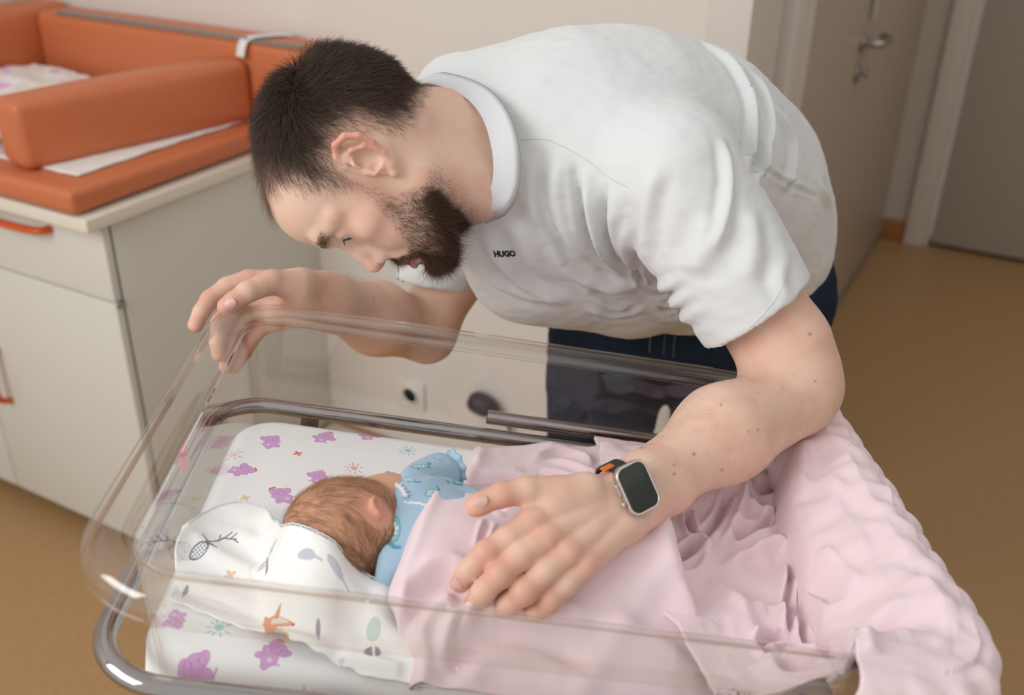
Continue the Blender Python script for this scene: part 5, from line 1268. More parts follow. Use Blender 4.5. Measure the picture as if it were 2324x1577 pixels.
def sample(V, F, w, n):
    a = V[F]; ar = 0.5*np.linalg.norm(np.cross(a[:,2]-a[:,0], a[:,3]-a[:,1]), axis=1); pw = ar*w[F].mean(1); pw /= pw.sum()
    f = rng.choice(len(F), n, p=pw); r1, r2 = rng.random((2, n, 1)); q = V[F[f]]
    return (q[:,0]*(1-r1) + q[:,1]*r1)*(1-r2) + (q[:,3]*(1-r1) + q[:,2]*r1)*r2, f
Nf = lambda f: (lambda n: n/np.linalg.norm(n, axis=1)[:, None])(Nh[Fh[f]].mean(1))
Qh = Q[:o1]
wh = (hairw[:o1] > 0.25)*(0.16 + 0.84*fade[:o1])
pts, f = sample(Vh, Fh, wh, 46000); nn = Nf(f); q = toH(pts)/cm_; sd = poly_sd(q[:, :2], hp)
ln = np.interp(sd, [0, 2, 4, 6.5, 9], [0.007, 0.011, 0.015, 0.020, 0.026])*(0.75 + 0.5*rng.random(len(pts)))
w_b = sstep(-1.0, -6.5, q[:,0])[:, None]; w_t = sstep(7.0, 11.0, q[:,1])[:, None]
side_ = np.array([0.30, -0.75, 0.0]); backf = np.array([-0.25, -1.0, 0.0]); topf = np.array([0.85, 0.10, 0.0])
flow = side_*(1-w_b) + backf*w_b; flow = flow*(1-w_t) + topf*w_t; flow[:, 0] += 0.5*sstep(1.0, 5.0, q[:,0])*sstep(9, 4, q[:,1])
flow += 0.5*np.stack([fbm(pts, 60, 2, s_) for s_ in (11, 12, 13)], 1)
fl = flow @ HM; fl -= nn*(fl*nn).sum(1)[:, None]; fl /= np.linalg.norm(fl, axis=1)[:, None] + 1e-9
frn = sstep(-1.0, 4.0, q[:,0])*sstep(8.0, 10.0, q[:,1]); ln = ln + 0.014*frn*(0.6 + 0.8*rng.random(len(pts)))
hrad = np.interp(sd, [0, 2.5, 6], [0.00010, 0.00016, 0.00024])
lift = np.interp(sd, [0, 3, 8], [0.30, 0.5, 1.0])[:, None]
d0 = nn*lift + fl + rng.normal(size=(len(pts), 3))*0.18; d0 /= np.linalg.norm(d0, axis=1)[:, None]
hcol = np.array(lin((80, 64, 54)))*(0.45 + 1.2*rng.random((len(pts), 1))) + np.array([0.012, 0.008, 0.004])*(rng.random((len(pts), 1)) < 0.3)
hcol = hcol*(1 + 1.3*(1 - sstep(0.5, 4.0, sd))[:, None])
hr = strands('hair', pts - nn*0.0006, d0, ln, hrad, 4, fl*0.35 - nn*0.25, M_hair, man, hcol, 0.22); hr['kind'] = 'stuff'; hr['label'] = 'short dark brown hair, cropped at the sides'
# beard
jawl = np.array([hpix(x, y, 0.03)[:2]/cm_ for x, y in [(982, 450), (1015, 490), (1042, 530), (1050, 580), (1030, 612), (1000, 618)]])
musl = np.array([hpix(x, y, 0.02)[:2]/cm_ for x, y in [(885, 600), (898, 582), (925, 574), (955, 580), (985, 592)]])
wb = (beardw[:o1] > 0.15)*(0.12 + np.clip(sstep(-0.3, 1.6, bsd[:o1])*0.28 + 1.7*np.exp(-(seg_dist(Qh[:, :2], jawl)[0]/1.35)**2) + 1.3*np.exp(-(seg_dist(Qh[:, :2], musl)[0]/0.5)**2), 0, 2))
pts, f = sample(Vh, Fh, wb, 26000); nn = Nf(f); q = toH(pts)/cm_; sd = poly_sd(q[:, :2], bp_)
must = (q[:,0] > 7.5) & (q[:,1] > -5.6)
ln = np.interp(q[:,1], [-10, -8, -5.5, -1], [0.013, 0.013, 0.010, 0.008])*np.interp(sd, [-0.2, 1.2], [0.5, 1.0])*(0.6 + 0.7*rng.random(len(pts))); ln[must] = 0.010*(0.7 + 0.5*rng.random(must.sum()))
flow = np.column_stack([0.15 + 0*q[:,0], -1.0 + 0*q[:,0], 0*q[:,0]]) + 0.75*np.stack([fbm(pts, 90, 2, s_) for s_ in (21, 22, 23)], 1)
fl = flow @ HM; fl -= nn*(fl*nn).sum(1)[:, None]; fl /= np.linalg.norm(fl, axis=1)[:, None] + 1e-9
d0 = nn*0.55 + fl + rng.normal(size=(len(pts), 3))*0.35; d0 /= np.linalg.norm(d0, axis=1)[:, None]
bc_ = np.array(lin((84, 60, 46)))*(0.4 + 1.2*rng.random((len(pts), 1))); tip = sstep(-4, -1.5, q[:,1])[:, None]; bc_ = bc_*(1-tip) + np.array(lin((140, 92, 66)))*tip
bd = strands('beard', pts - nn*0.0006, d0, ln, np.interp(q[:,1], [-9, -5], [0.00018, 0.00011]), 4, fl*0.3 - nn*0.15, M_hair, man, bc_, 0.6); bd['kind'] = 'stuff'; bd['label'] = 'full dark beard and moustache'
# stubble on the throat
ws = sstep(-2.6, -0.2, bsd[:o1])*(Qh[:,1] < -5.5)*(bsd[:o1] < 0.1)*(qa[:o1] < 7); pts, f = sample(Vh, Fh, ws, 2600); nn = Nf(f)
fl = np.tile(np.array([0.3, -1.0, 0.0]) @ HM, (len(pts), 1)); d0 = nn*0.5 + fl + rng.normal(size=(len(pts), 3))*0.3; d0 /= np.linalg.norm(d0, axis=1)[:, None]
sb = strands('stubble', pts - nn*0.0003, d0, 0.0012 + 0.0016*rng.random(len(pts)), 0.00009, 2, fl*0.1, M_hair, man, np.tile(lin((70, 56, 48)), (len(pts), 1)), 0.1); sb['kind'] = 'stuff'
# brows and lashes
wbr = browp[:o1]*(Qh[:,0] > 5); wbr[wbr < 0.25] = 0
pts, f = sample(Vh, Fh, wbr, 1500); nn = Nf(f); q = toH(pts)/cm_
fl = np.column_stack([-0.3 + 0*q[:,0], 0.25 + 0*q[:,0], np.sign(q[:,2])]) @ HM; fl -= nn*(fl*nn).sum(1)[:, None]
d0 = nn*0.10 + fl + rng.normal(size=(len(pts), 3))*0.12; d0 /= np.linalg.norm(d0, axis=1)[:, None]
eb = strands('eyebrows', pts - nn*0.0004, d0, np.full(len(pts), 0.0055), 0.00013, 3, fl*0.2, M_hair, man, np.tile(lin((112, 82, 64)), (len(pts), 1)), 0.1); eb['kind'] = 'stuff'
lr, ld = [], []
for s_ in (1, -1):
    for t in np.linspace(-0.5, 0.62, 34):
        th = t*1.0; lr.append(np.array((7.33 + 1.33*math.cos(th*.8), 1.30, (3.25 + 1.3*math.sin(th*.8))*s_))*cm_); v = np.array((math.cos(th)*0.8, -0.55, math.sin(th)*0.5*s_)); ld.append(v/np.linalg.norm(v))
lr = frH(np.array(lr)); ld = np.array(ld) @ HM
el = strands('eyelashes', lr, ld, np.full(len(lr), 0.0042), 0.00008, 3, np.tile(hf*0.3, (len(lr), 1)), M_hair, man, np.tile(lin((40, 28, 24)), (len(lr), 1)), 0.05); el['kind'] = 'stuff'
# fine dark hair on the forearms
Nv = vnormals(Va, Fa); 
wa = sstep(0.0, 0.03, np.linalg.norm(Va - P(1460, 1100, .94), axis=1))*(arm_near(Va) < 0.004)*(Va[:,1] > 0.03)*(Va[:,1] - 0.5*Va[:,0] < 0.06)*1.0
M_fine = mat('arm_hair', (92, 66, 50), 0.5)
def arm_hair(Vx, Fx, w, n, along):
    a = Vx[Fx]; N_ = vnormals(Vx, Fx); global Nh, Fh
    ar = w[Fx].mean(1); ar = ar/ar.sum(); f = rng.choice(len(Fx), n, p=ar); p0 = a[f].mean(1) + rng.normal(size=(n, 3))*0.0005; nn = N_[Fx[f]].mean(1)
    d0 = nn*0.5 + along + rng.normal(size=(n, 3))*0.35; d0 /= np.linalg.norm(d0, axis=1)[:, None]
    o = strands('arm_hair', p0, d0, 0.008 + 0.010*rng.random(n), 0.000045, 4, along*0.3*np.ones((n, 1)), M_fine, man, None, 0.4); o['kind'] = 'stuff'
ax_ = (LW - LE)/np.linalg.norm(LW - LE); arm_hair(Va, Fa, wa, 800, ax_)
wf = ((arm_far(Vb) < 0.004)*(Vb[:,0] < -0.10)*(Vb[:,1] < -0.02)).astype(float); arm_hair(Vb, Fb, wf, 700, (RW - RE)/np.linalg.norm(RW - RE))
# nails
M_nail = mat('nail', (226, 178, 166), 0.28, spec=0.5, sss=0.1)
def nail(c, tdir, nrm, w, l, parent=man):
    tdir = tdir/np.linalg.norm(tdir); nrm = nrm - tdir*(nrm @ tdir); nrm /= np.linalg.norm(nrm); sd_ = np.cross(tdir, nrm); V, F = [], []; nu, nv = 9, 9
    for i in range(nu):
        for j in range(nv):
            a = (i/(nu-1)*2-1); b = (j/(nv-1)*2-1); rr = math.sqrt(max(0, 1 - 0.35*a*a*b*b - 0.10*abs(b)**4)); 
            V.append(c + tdir*(b*l/2*rr*(1 - 0.18*a*a)) + sd_*(a*w/2*rr) + nrm*(-0.28*w*a*a - 0.10*l*max(b, 0)**2 + 0.0001))
    for i in range(nu-1):
        for j in range(nv-1): F.append((i*nv+j, (i+1)*nv+j, (i+1)*nv+j+1, i*nv+j+1))
    o = mesh_obj('nail', world(np.array(V)), F, M_nail, parent); md = o.modifiers.new('t', 'SOLIDIFY'); md.thickness = 0.0006; md.offset = 0; return o
def surf_nail(H_, k, nrm, w, l, sh=0.3, j0=-2, j1=-1):
    a = P(*H_[k][j0][:3]); b = P(*H_[k][j1][:3]); r = H_[k][j1][3]; t = (b-a)/np.linalg.norm(b-a); n_ = np.array(nrm, float); n_ -= t*(n_ @ t); n_ /= np.linalg.norm(n_)
    nail(a + (b-a)*sh + n_*(r*1.015), t, n_, w, l)
def nail_at(sdf, x, y, dx, dy, w, l):
    w0 = trace(sdf, x, y, tocam)
    if w0 is None: return
    c = tocam(w0); g_ = np.array([float(sdf((c + d_)[None])[0] - sdf((c - d_)[None])[0]) for d_ in np.eye(3)*8e-4]); g_ /= np.linalg.norm(g_)
    t = np.array([dx, dy, 0.0]); t -= g_*(t @ g_); nail(c + g_*0.0005, t, g_, w, l)
nail_at(hand_near, 1036, 1326, -0.45, 0.85, 0.0120, 0.0120); nail_at(hand_near, 1091, 1137, -0.95, 0.22, 0.0115, 0.0135)
nail_at(hand_far, 522, 690, -0.85, 0.42, 0.0150, 0.0165)
# ---------------------------------------------------------------- clothes
M_shirt = mat('white_jersey', (222, 225, 225), 0.88, spec=0.15, bump=0.25, bscale=1500, bdist=0.0003, sheen=0.15, sss=0.0)
M_rib = mat('white_rib', (216, 220, 223), 0.88, spec=0.15, bump=0.35, bscale=900, bdist=0.0004)
M_jeans = mat('blue_denim', (28, 42, 60), 0.85, spec=0.15, bump=0.6, bscale=1100, bdist=0.0005, var=0.28, vscale=14)
col_in = [(963,193,1.150),(1010,202,1.108),(1060,226,1.080),(1098,272,1.060),(1118,338,1.050),(1121,398,1.053),(1106,448,1.068),(1084,478,1.090),(1062,490,1.120),(1030,465,1.185),(1000,395,1.225),(975,300,1.225),(958,228,1.195)]
col_out = [(968,170,1.165),(1040,178,1.108),(1100,203,1.075),(1142,248,1.050),(1165,305,1.038),(1172,365,1.038),(1166,425,1.046),(1143,467,1.062),(1110,484,1.095),(1062,500,1.185),(1020,420,1.24),(990,300,1.245),(962,205,1.21)]
CI = smooth_path([P(*c) for c in col_in], 8, True); CO = smooth_path([P(*c) for c in col_out], 8, True)
cc_ = CO.mean(0); _u, _s, vh_ = np.linalg.svd(CO - cc_); cnrm = vh_[2]; 
if cnrm @ (frH((0, 0, 0)) - cc_) < 0: cnrm = -cnrm
HEMN = P(1716, 714, 1.092); an = P(1790, 845, 1.10) - P(1610, 600, 1.09); an /= np.linalg.norm(an)
HEMF = P(957, 640, 1.385); af = P(950, 760, 1.39) - P(985, 560, 1.37); af /= np.linalg.norm(af)
wn = dn*0.85 + np.array([0.25, 0.0, 0.35]); wn /= np.linalg.norm(wn); WC = P(1650, 645, 1.47)
e1c = np.cross(cnrm, [0, 0, 1.0]); e1c /= np.linalg.norm(e1c); e2c = np.cross(cnrm, e1c)
cpoly = np.column_stack([(CO - cc_) @ e1c, (CO - cc_) @ e2c])[::4]
def ring_sd(q):
    xy = np.column_stack([q @ e1c, q @ e2c]); r = np.linalg.norm(xy, axis=1); out = r - 0.05; m = (r < 0.14) & (np.abs(q @ cnrm) < 0.2); 
    if m.any(): out[m] = -poly_sd(xy[m], cpoly)
    return out
def shirt_sdf(p):
    d = trunk(p, -0.004)
    d = smin(d, cone(p, P(1050, 238, 1.195), P(1250, 262, 1.245), 0.062, 0.085), 0.03)          # upper back behind the collar
    d = smin(d, cone(p, P(1250, 264, 1.245), P(1480, 302, 1.28), 0.085, 0.088), 0.03)
    d = smin(d, cone(p, P(1480, 302, 1.28), P(1625, 405, 1.40), 0.088, 0.092), 0.03)
    d = smin(d, cone(p, P(1655, 430, 1.40), P(1735, 545, 1.47), 0.095, 0.080), 0.03)
    d = smin(d, cone(p, P(1150, 520, 1.20), P(1180, 610, 1.27), 0.048, 0.055), 0.05)           # loose front hanging under the chin
    d = smin(d, cone(p, P(1210, 590, 1.28), P(1400, 605, 1.34), 0.060, 0.072), 0.05)
    d = smin(d, cone(p, P(1400, 605, 1.34), P(1560, 610, 1.42), 0.068, 0.072), 0.04)
    d = smin(d, cone(p, P(1560, 600, 1.46), P(1730, 570, 1.47), 0.100, 0.082), 0.04)
    # near sleeve
    s1 = cone(p, LS + np.array([-0.004, 0.0, 0.0]), HEMN + an*0.03, 0.079, 0.067); t = (p - HEMN) @ an
    s1 = smax(s1, t, 0.004)
    d = smin(d, s1, 0.022)
    s2 = cone(p, RS, HEMF + af*0.03, 0.066, 0.058); s2 = smax(s2, (p - HEMF) @ af, 0.004); d = smin(d, s2, 0.02)
    # openings
    d = smax(d, -smax(cone(p, HEMN - an*0.045, HEMN + an*0.05, 0.0590, 0.0610), 0*t - 1, 0.001), 0.002)
    d = smax(d, -cone(p, HEMF - af*0.04, HEMF + af*0.05, 0.053, 0.055), 0.002)
    d = smax(d, (p - WC) @ wn, 0.006)
    d = smax(d, -smax(trunk(p, 0.006), -((p - WC) @ wn) - 0.05, 0.004), 0.003)
    q = p - cc_; h = q @ cnrm; r = np.linalg.norm(q - h[:, None]*cnrm, axis=1)
    neck = smax(ring_sd(q) + 0.010, -(h + 0.006), 0.004); d = smax(d, -neck, 0.005)
    return d
Vt, Ft = surface_nets(shirt_sdf, [-0.19, -0.44, 0.96], [0.56, 0.10, 1.66], 0.0036)
Vt = relax(Vt, Ft, 2, 0.5); Nt = vnormals(Vt, Ft)
px_ = np.column_stack([CX + FPX*Vt[:,0]/Vt[:,2], CY + FPX*Vt[:,1]/Vt[:,2]])
view = -Vt/np.linalg.norm(Vt, axis=1)[:, None]; face = np.clip((Nt*view).sum(1), 0, 1)
sleeve = cone(Vt, LS, HEMN + an*0.03, 0.079, 0.066) < 0.012
bvt = BVHTree.FromPolygons(Vt.tolist(), Ft.tolist())
def hitd(x, y):
    v = P(x, y, 1.0); v /= np.linalg.norm(v); h = bvt.ray_cast(Vector((0, 0, 0)), Vector(v)); return None if h[0] is None else np.array(h[0])
def fold(path, w, a, kind='ridge', taper=True):
    """fold traced over the surface: nearest visible strip of cloth is pushed out (or in)"""
    path = smooth_path(path, 5); w3 = []; 
    for x, y in path:
        h = hitd(x, y)
        if h is not None: w3.append(h)
    if len(w3) < 3: return np.zeros(len(Vt))
    w3 = np.array(w3); lo_, hi_ = w3.min(0) - 4*w, w3.max(0) + 4*w; m = ((Vt > lo_) & (Vt < hi_)).all(1); out = np.zeros(len(Vt))
    d, t, _ = seg_dist(Vt[m], w3); e = (np.clip(np.minimum(t, 1-t)*5, 0, 1) if taper else 1.0)
    if kind == 'ridge': f_ = np.exp(-(d/w)**2) - 0.45*np.exp(-((d - 1.9*w)/(0.9*w))**2)
    elif kind == 'valley': f_ = -np.exp(-(d/w)**2) + 0.5*np.exp(-((d - 1.8*w)/(0.9*w))**2)
    out[m] = a*f_*e; return out
D_ = np.zeros(len(Vt))
RG = [  # back and side
 ([(1600,95),(1660,150),(1700,220),(1708,300),(1695,385)], .0055, .0065), ([(1655,125),(1725,205),(1748,290),(1730,370),(1712,400)], .0055, .0065), ([(1760,240),(1800,320),(1795,400),(1770,420)], .007, .005),
 ([(1730,300),(1735,360),(1715,420)], .004, .003), ([(1855,400),(1880,470),(1882,560),(1868,620)], .006, .004), ([(1790,560),(1770,640),(1800,690)], .008, .005),
 # shoulder to armpit
 ([(1275,340),(1262,420),(1275,500),(1330,600)], .009, .005), ([(1335,370),(1338,450),(1352,530),(1385,600),(1430,640)], .007, .0065), ([(1395,430),(1392,500),(1405,570),(1440,625)], .007, .005),
 ([(1180,325),(1195,420),(1215,520)], .012, .003),
 # armpit star
 ([(1462,640),(1495,652),(1530,640),(1550,615)], .006, .0035), ([(1470,662),(1505,690),(1550,680),(1580,650)], .0065, .004), ([(1480,690),(1520,722),(1570,715),(1610,680)], .007, .0035), ([(1440,600),(1420,560),(1415,500)], .006, .004),
 # sleeve
 ([(1500,360),(1470,450),(1462,550),(1475,610)], .009, .004), ([(1640,310),(1655,410),(1642,510),(1615,580)], .006, .0045), ([(1560,620),(1600,560),(1625,480)], .012, .004), ([(1700,470),(1710,560),(1690,650)], .010, .003),
 # belly
 ([(1090,520),(1140,600),(1210,660),(1300,690)], .009, .0045), ([(1075,600),(1140,650),(1230,690)], .006, .003), ([(1240,560),(1300,620),(1370,650),(1450,655)], .010, .005), ([(1310,640),(1370,690),(1440,700)], .006, .005), ([(1330,700),(1400,715),(1470,700)], .006, .003),
 ([(1120,500),(1170,520),(1215,600),(1290,640)], .011, .003)]
for pth, w, a in RG: D_ += fold(pth, w, a*1.5)
VL = [([(1240,345),(1225,430),(1250,520),(1300,590)], .006, .003), ([(1305,365),(1312,450),(1330,530),(1368,590),(1400,620)], .0045, .0065), ([(1372,410),(1368,490),(1385,570),(1440,628)], .004, .0045), ([(1440,610),(1453,634),(1456,650)], .0035, .008),
 ([(1462,655),(1500,672),(1545,655)], .003, .004), ([(1480,678),(1515,705),(1560,695)], .003, .004), ([(1310,635),(1360,668),(1430,672)], .004, .003), ([(1690,395),(1740,388),(1790,420),(1865,450)], .0028, .0028), ([(1678,170),(1718,240),(1727,310),(1712,390)], .0035, .004)]
for pth, w, a in VL: D_ += fold(pth, w, a*1.4, 'valley')
D_ += 0.0016*fbm(Vt, 22, 3, 31) + 0.0008*fbm(Vt*[1, 2.2, 1], 60, 2, 33)
ho = sstep(0.0, 0.02, -((Vt - HEMN) @ an)) 
Vt2 = Vt + Nt*(D_*np.where(sleeve, 0.25 + 0.75*ho, 1))[:, None]
shirt = mesh_obj('tshirt', world(Vt2), Ft, M_shirt, man); shirt['label'] = 'white short-sleeved T-shirt with folds at the armpit'
bvt = BVHTree.FromPolygons(Vt2.tolist(), Ft.tolist())
# ribbed collar band
n_ = len(CI); rings = []
for k, (a, off) in enumerate([(0, .0004), (0.0, 0.0026), (0.06, 0.0030), (0.5, 0.0030), (0.92, 0.0020), (1.0, 0.0012), (1.25, -.0035), (0.98, -0.001), (0.5, -0.0008), (0.06, -.0006)]):
    base = CI + (CO - CI)*a; tan = np.roll(base, -1, 0) - np.roll(base, 1, 0); tan /= np.linalg.norm(tan, axis=1)[:, None]
    nr = np.cross(tan, CO - CI); nr /= np.linalg.norm(nr, axis=1)[:, None]
    sg = np.sign((nr*(base - (NB + (frH((0,0,0))-NB)*0.1))).sum(1)); sg = 1 if np.median(sg) > 0 else -1
    rings.append(base + nr*sg*off)
    if a == 1.25: rings[-1] = CO + (CO - cc_)*0.10 + np.array([0, 0, 0.012])
V, F = loft_rings(rings, close=True); co = mesh_obj('collar', world(V), F, M_rib, shirt); co['label'] = 'wide ribbed crew collar'
M_seamw = mat('shirt_seam', (206, 210, 212), 0.9)
def seam(name, path, r=0.0007, m=None, parent=None, bv=None, out=0.0):
    pts = []
    for x, y in smooth_path(path, 6):
        v = P(x, y, 1.0); v /= np.linalg.norm(v); h = (bv or bvt).ray_cast(Vector((0, 0, 0)), Vector(v))
        if h[0] is not None and (not pts or np.linalg.norm(np.array(h[0]) - pts[-1]) < 0.06): pts.append(np.array(h[0]) - v*out)
    if len(pts) > 3: return tube(name, world(np.array(pts)), r, m or M_seamw, parent or shirt, 6)
seam('seam', [(1180,318),(1230,316),(1262,325),(1330,362),(1375,398),(1425,425)], 0.0005)
seam('seam', [(1640,265),(1590,261),(1540,298),(1480,362),(1440,430),(1402,500),(1386,560),(1392,605)], 0.0005)
seam('seam', [(1692,398),(1740,390),(1790,420),(1862,448)], 0.0007)
seam('seam', [(1790,608),(1765,672),(1718,728),(1668,772),(1628,788)], 0.0005)
tube('collar_seam', world(CO + (CO - cc_)*0.01 - np.array([0, 0, 0.0012])), 0.0004, M_seamw, shirt, 6, closed=True)
# word on the chest
V, F = text_geo('HUGO', 0.0117, 0.06); 
tv = []
w0, w1 = V[:,0].min(), V[:,0].max(); h0, h1 = V[:,1].min(), V[:,1].max()
for v in V:
    a = (v[0]-w0)/(w1-w0); b = (v[1]-h0)/(h1-h0); x = 1121 + 49*a + 3.5*(0.5-b); y = 584 - 14.5*b - 1.5*a - 0.0*b
    r = P(x, y, 1.0); r /= np.linalg.norm(r); h = bvt.ray_cast(Vector((0, 0, 0)), Vector(r)); tv.append(np.array(h[0]) - r*0.0006 if h[0] is not None else P(x, y, 1.2))
lg = mesh_obj('chest_lettering', world(np.array(tv)), F, mat('black_print', (20, 22, 26), 0.6), shirt, smooth=False)

# jeans
Vj, Fj = surface_nets(lambda p: smax(smin(smin(jeans_sdf(p), cone(p, KR, FR, 0.078, 0.066), 0.03), cone(p, KL, FL, 0.078, 0.066), 0.03), -((p - WC) @ wn) - 0.045, 0.006), [-0.02, -0.20, 1.36], [0.62, 1.05, 2.35], 0.0065)
Nj = vnormals(Vj, Fj); Vj = Vj + Nj*(0.004*fbm(Vj*[1, .6, 1], 16, 3, 40) + 0.002*fbm(Vj*[0.6, 2.4, 1], 30, 2, 42))[:, None]
jn = mesh_obj('jeans', world(Vj), Fj, M_jeans, man); jn['label'] = 'dark blue denim jeans'
bvj = BVHTree.FromPolygons(Vj.tolist(), Fj.tolist()); M_stitch = mat('denim_stitch', (112, 116, 122), 0.8); M_loop = mat('denim_dark', (24, 36, 56), 0.85)
seam('seam', [(1482,742),(1476,770),(1474,800)], 0.0009, M_stitch, jn, bvj, 0.0006)
seam('seam', [(1512,745),(1508,775),(1506,806)], 0.0006, M_stitch, jn, bvj, 0.0006); seam('seam', [(1534,748),(1530,780),(1528,812)], 0.0006, M_stitch, jn, bvj, 0.0006)
seam('fly_seam', [(1500,830),(1506,870),(1512,905)], 0.0012, M_loop, jn, bvj, 0.0006)
seam('side_seam', [(1255,735),(1262,860),(1270,985)], 0.001, M_loop, jn, bvj, 0.0006)
# shoes on the floor
M_shoe = mat('dark_shoe', (45, 44, 46), 0.6); fw_ = R.T @ np.array([-0.65, -0.75, 0]); 
for f_ in (FR, FL):
    b_ = tocam(world(f_)*np.array([1, 1, 0]) + np.array([0, 0, 0.052]))
    V, F = surface_nets(lambda p: smax(smin(ell(p, b_ + fw_*0.06, (0.15, 0.055, 0.06), np.array([fw_, np.cross(-dn, fw_), -dn])), cone(p, b_, b_ - dn*0.06, 0.05, 0.045), 0.03), (p - b_) @ dn - 0.050, 0.004), b_ - 0.25, b_ + 0.25, 0.008)
    mesh_obj('shoe', world(V), F, M_shoe, man)

# ---------------------------------------------------------------- wrist watch (worn: its own thing)
wA = np.array([.0246, -.0103, .0120]); wA /= np.linalg.norm(wA); wB = np.array([47, 88, 0.0]); wB -= wA*(wB @ wA); wB /= np.linalg.norm(wB); wNn = np.cross(wA, wB)
if wNn[2] > 0: wNn = -wNn
WCN = P(1449, 1106, 0.893)                                 # centre of the glass
def wt(a, b, n): return WCN + np.multiply.outer(np.atleast_1d(a), wA) + np.multiply.outer(np.atleast_1d(b), wB) + np.multiply.outer(np.atleast_1d(n), wNn)
hA, hB = 0.0172, 0.0236
def rring(ha, hb, r, n_, k=10):
    pts = []
    for sx, sy, a0 in ((1, 1, 0), (-1, 1, 90), (-1, -1, 180), (1, -1, 270)):
        for q in range(k+1):
            t = math.radians(a0 + 90*q/k); pts.append((sx*(ha-r) + r*math.cos(t), sy*(hb-r) + r*math.sin(t)))
    pts = np.array(pts); return wt(pts[:,0], pts[:,1], np.full(len(pts), n_))
wa_ = empty('wrist_watch', world(WCN - wNn*0.01), 'square steel wrist watch with black face and dark green band on the forearm', 'watch')
M_titan = mat('titanium', (196, 188, 178), 0.32, metal=0.85); M_glass = mat('watch_glass', (38, 44, 42), 0.12, spec=0.6)
M_band = mat('dark_band', (42, 48, 46), 0.75, bump=0.8, bscale=1800, bdist=0.0006)
V, F = loft_rings([rring(hA-0.0006, hB-0.0006, 0.0095, 0.0), rring(hA, hB, 0.010, -0.0010), rring(hA, hB, 0.010, -0.0058), rring(hA-0.001, hB-0.001, 0.009, -0.0072), rring(hA-0.004, hB-0.004, 0.007, -0.0105)][::-1], cap0=True)
case = mesh_obj('case', world(V), F, M_titan, wa_)
V, F = loft_rings([rring(hA-0.0006, hB-0.0006, 0.0095, 0.0), rring(hA-0.0010, hB-0.0010, 0.0092, 0.0006), rring(hA-0.0022, hB-0.0022, 0.0082, 0.0006), rring(hA-0.0024, hB-0.0024, 0.008, 0.0001)]); mesh_obj('bezel', world(V), F, mat('pale_bezel', (216, 208, 198), 0.3, metal=0.6), wa_)
V, F = loft_rings([rring(hA-0.0024, hB-0.0024, 0.008, 0.0001), rring(hA-0.0045, hB-0.0045, 0.006, 0.0003)], cap1=True); gls = mesh_obj('screen', world(V), F, M_glass, wa_)
md_ = []
for i in range(6):
    c = wt([-0.006 + i*0.0024], [0.002 - 0.0006*i], [0.00035])[0]; md_.append((np.array([c + wA*a + wB*b for a, b in ((-.0004, -.0003), (.0004, -.0003), (.0004, .0003), (-.0004, .0003))]), [(0, 1, 2, 3)]))
V, F = cat_geo(md_); mesh_obj('screen_marks', world(V), F, mat('dim_marks', (66, 72, 70), 0.4), gls, smooth=False)
# crown side (towards the hand)
V, F = lathe_geo([(0, 0), (0.0030, 0.0002), (0.0033, 0.0008), (0.0033, 0.0030), (0.0028, 0.0036), (0, 0.0036)], wt([-hA-0.0002], [0.0085], [-0.0036])[0], -wA, 22); mesh_obj('crown', world(V), F, M_titan, wa_)
tube('side_button', world(smooth_path([wt([-hA-0.0009], [b], [-0.0036])[0] for b in (-0.0105, -0.005, 0.001)], 4)), 0.0017, M_titan, wa_, 10)
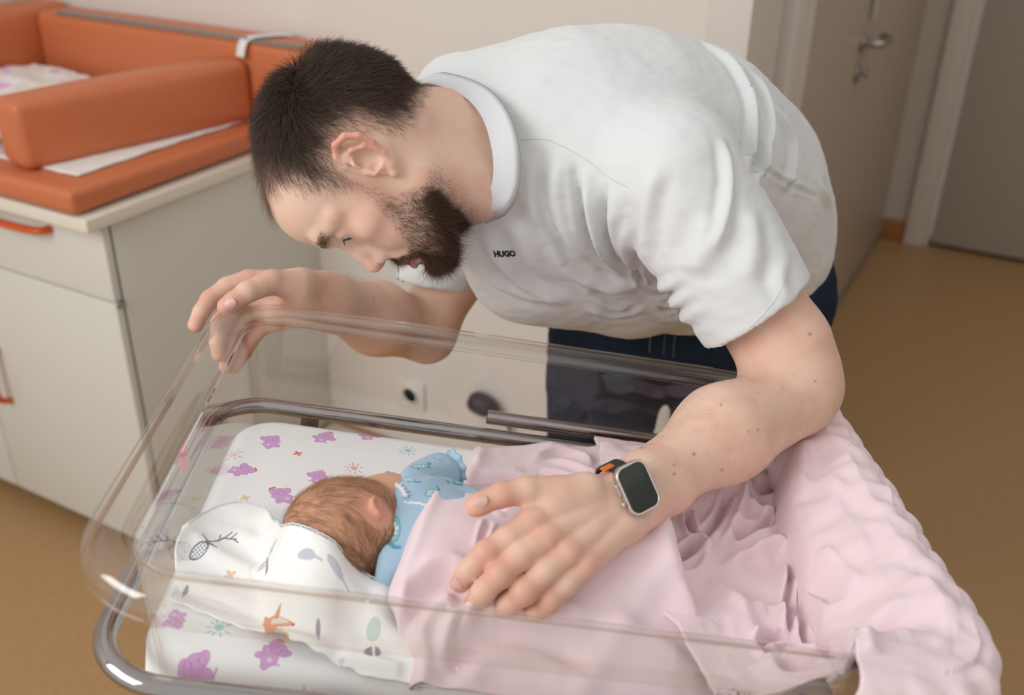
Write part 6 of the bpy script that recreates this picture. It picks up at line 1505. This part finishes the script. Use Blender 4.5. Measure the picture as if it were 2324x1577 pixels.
# band around the wrist
wc = WCN - wNn*0.0360 + wB*0.0045; rings = []; K = 56
for (da, rr) in ((-0.0088, 0), (-0.0088, 0.0016), (-0.0078, 0.0024), (0.0078, 0.0024), (0.0088, 0.0016), (0.0088, 0)):
    ang = np.arange(K)*2*math.pi/K; rings.append(np.array([wc + wA*da + wB*math.sin(a)*(0.0300 + rr) + wNn*math.cos(a)*(0.0290 + rr) for a in ang]))
V, F = loft_rings(rings, close=True); mesh_obj('band', world(V), F, M_band, wa_)
V, F = [], []
a = math.radians(-66); c = wc + wB*math.sin(a)*0.0326 + wNn*math.cos(a)*0.0316; t_ = wB*math.cos(a) - wNn*math.sin(a); o_ = wB*math.sin(a) + wNn*math.cos(a)
Vb_, Fb_ = box_geo((-0.006, -0.004, -0.0005), (0.006, 0.004, 0.0010), 0.0004, 2); mesh_obj('orange_tab', world(c - wA*0.009 + Vb_[:, :1]*wA + Vb_[:, 1:2]*t_ + Vb_[:, 2:]*o_), Fb_, mat('orange_tab', (214, 110, 40), 0.7), wa_)
# ---------------------------------------------------------------- printed cloth bunched inside the changing mat
pc = Paint(-2.30, -1.72, 1.14, 1.66, 1000, (232, 228, 222)); k = 0
for x in np.arange(-2.27, -1.74, 0.055):
    for y in np.arange(1.17, 1.65, 0.05):
        k += 1; c = np.array([x + 0.012*math.sin(k*7.1), y + 0.012*math.cos(k*5.3)])
        if k % 3 == 0: stamp_elephant(pc, c, k*1.7, 1.1, 1, None, True)
        elif k % 3 == 1: stamp_leaf(pc, c, k*0.9, 1.5, (150, 152, 166))
        else: stamp_cross(pc, c, k*0.6, 1.8, (226, 196, 150))
M_pc = img_mat('printed_cotton', pc.image('changing_print'), 0.9, 0.3, 700)
nx, ny = 90, 90; X, Y = np.meshgrid(np.linspace(-2.275, -1.76, nx), np.linspace(1.19, 1.645, ny), indexing='ij'); q2 = np.column_stack([X.ravel(), Y.ravel()])
z_ = 0.968 + 0.016*fbm(q2, 9, 3, 101) + 0.006*fbm(q2, 30, 2, 102) + 0.014*sstep(-2.10, -2.25, q2[:,0]); ed = 0.010*np.stack([fbm(q2, 14, 2, 103), fbm(q2, 14, 2, 104)], 1)
lim = -1.835 + (q2[:,1] - 1.165)*0.22; q3 = q2 + ed; q3[:,0] = -2.275 + (q3[:,0] + 2.275)*(lim + 2.275)/(-1.76 + 2.275)
z_ = np.maximum(z_, 0.95)
ii = np.arange(nx*ny).reshape(nx, ny)
cl = mesh_obj('printed_cloth', np.column_stack([q3, z_]), np.stack([ii[:-1, :-1], ii[1:, :-1], ii[1:, 1:], ii[:-1, 1:]], -1).reshape(-1, 4), M_pc, uvs=pc.uv(q2))
md = cl.modifiers.new('thickness', 'SOLIDIFY'); md.thickness = 0.006; md.offset = -1
tag(cl, 'white printed cotton cloth bunched inside the orange changing mat', 'cloth')
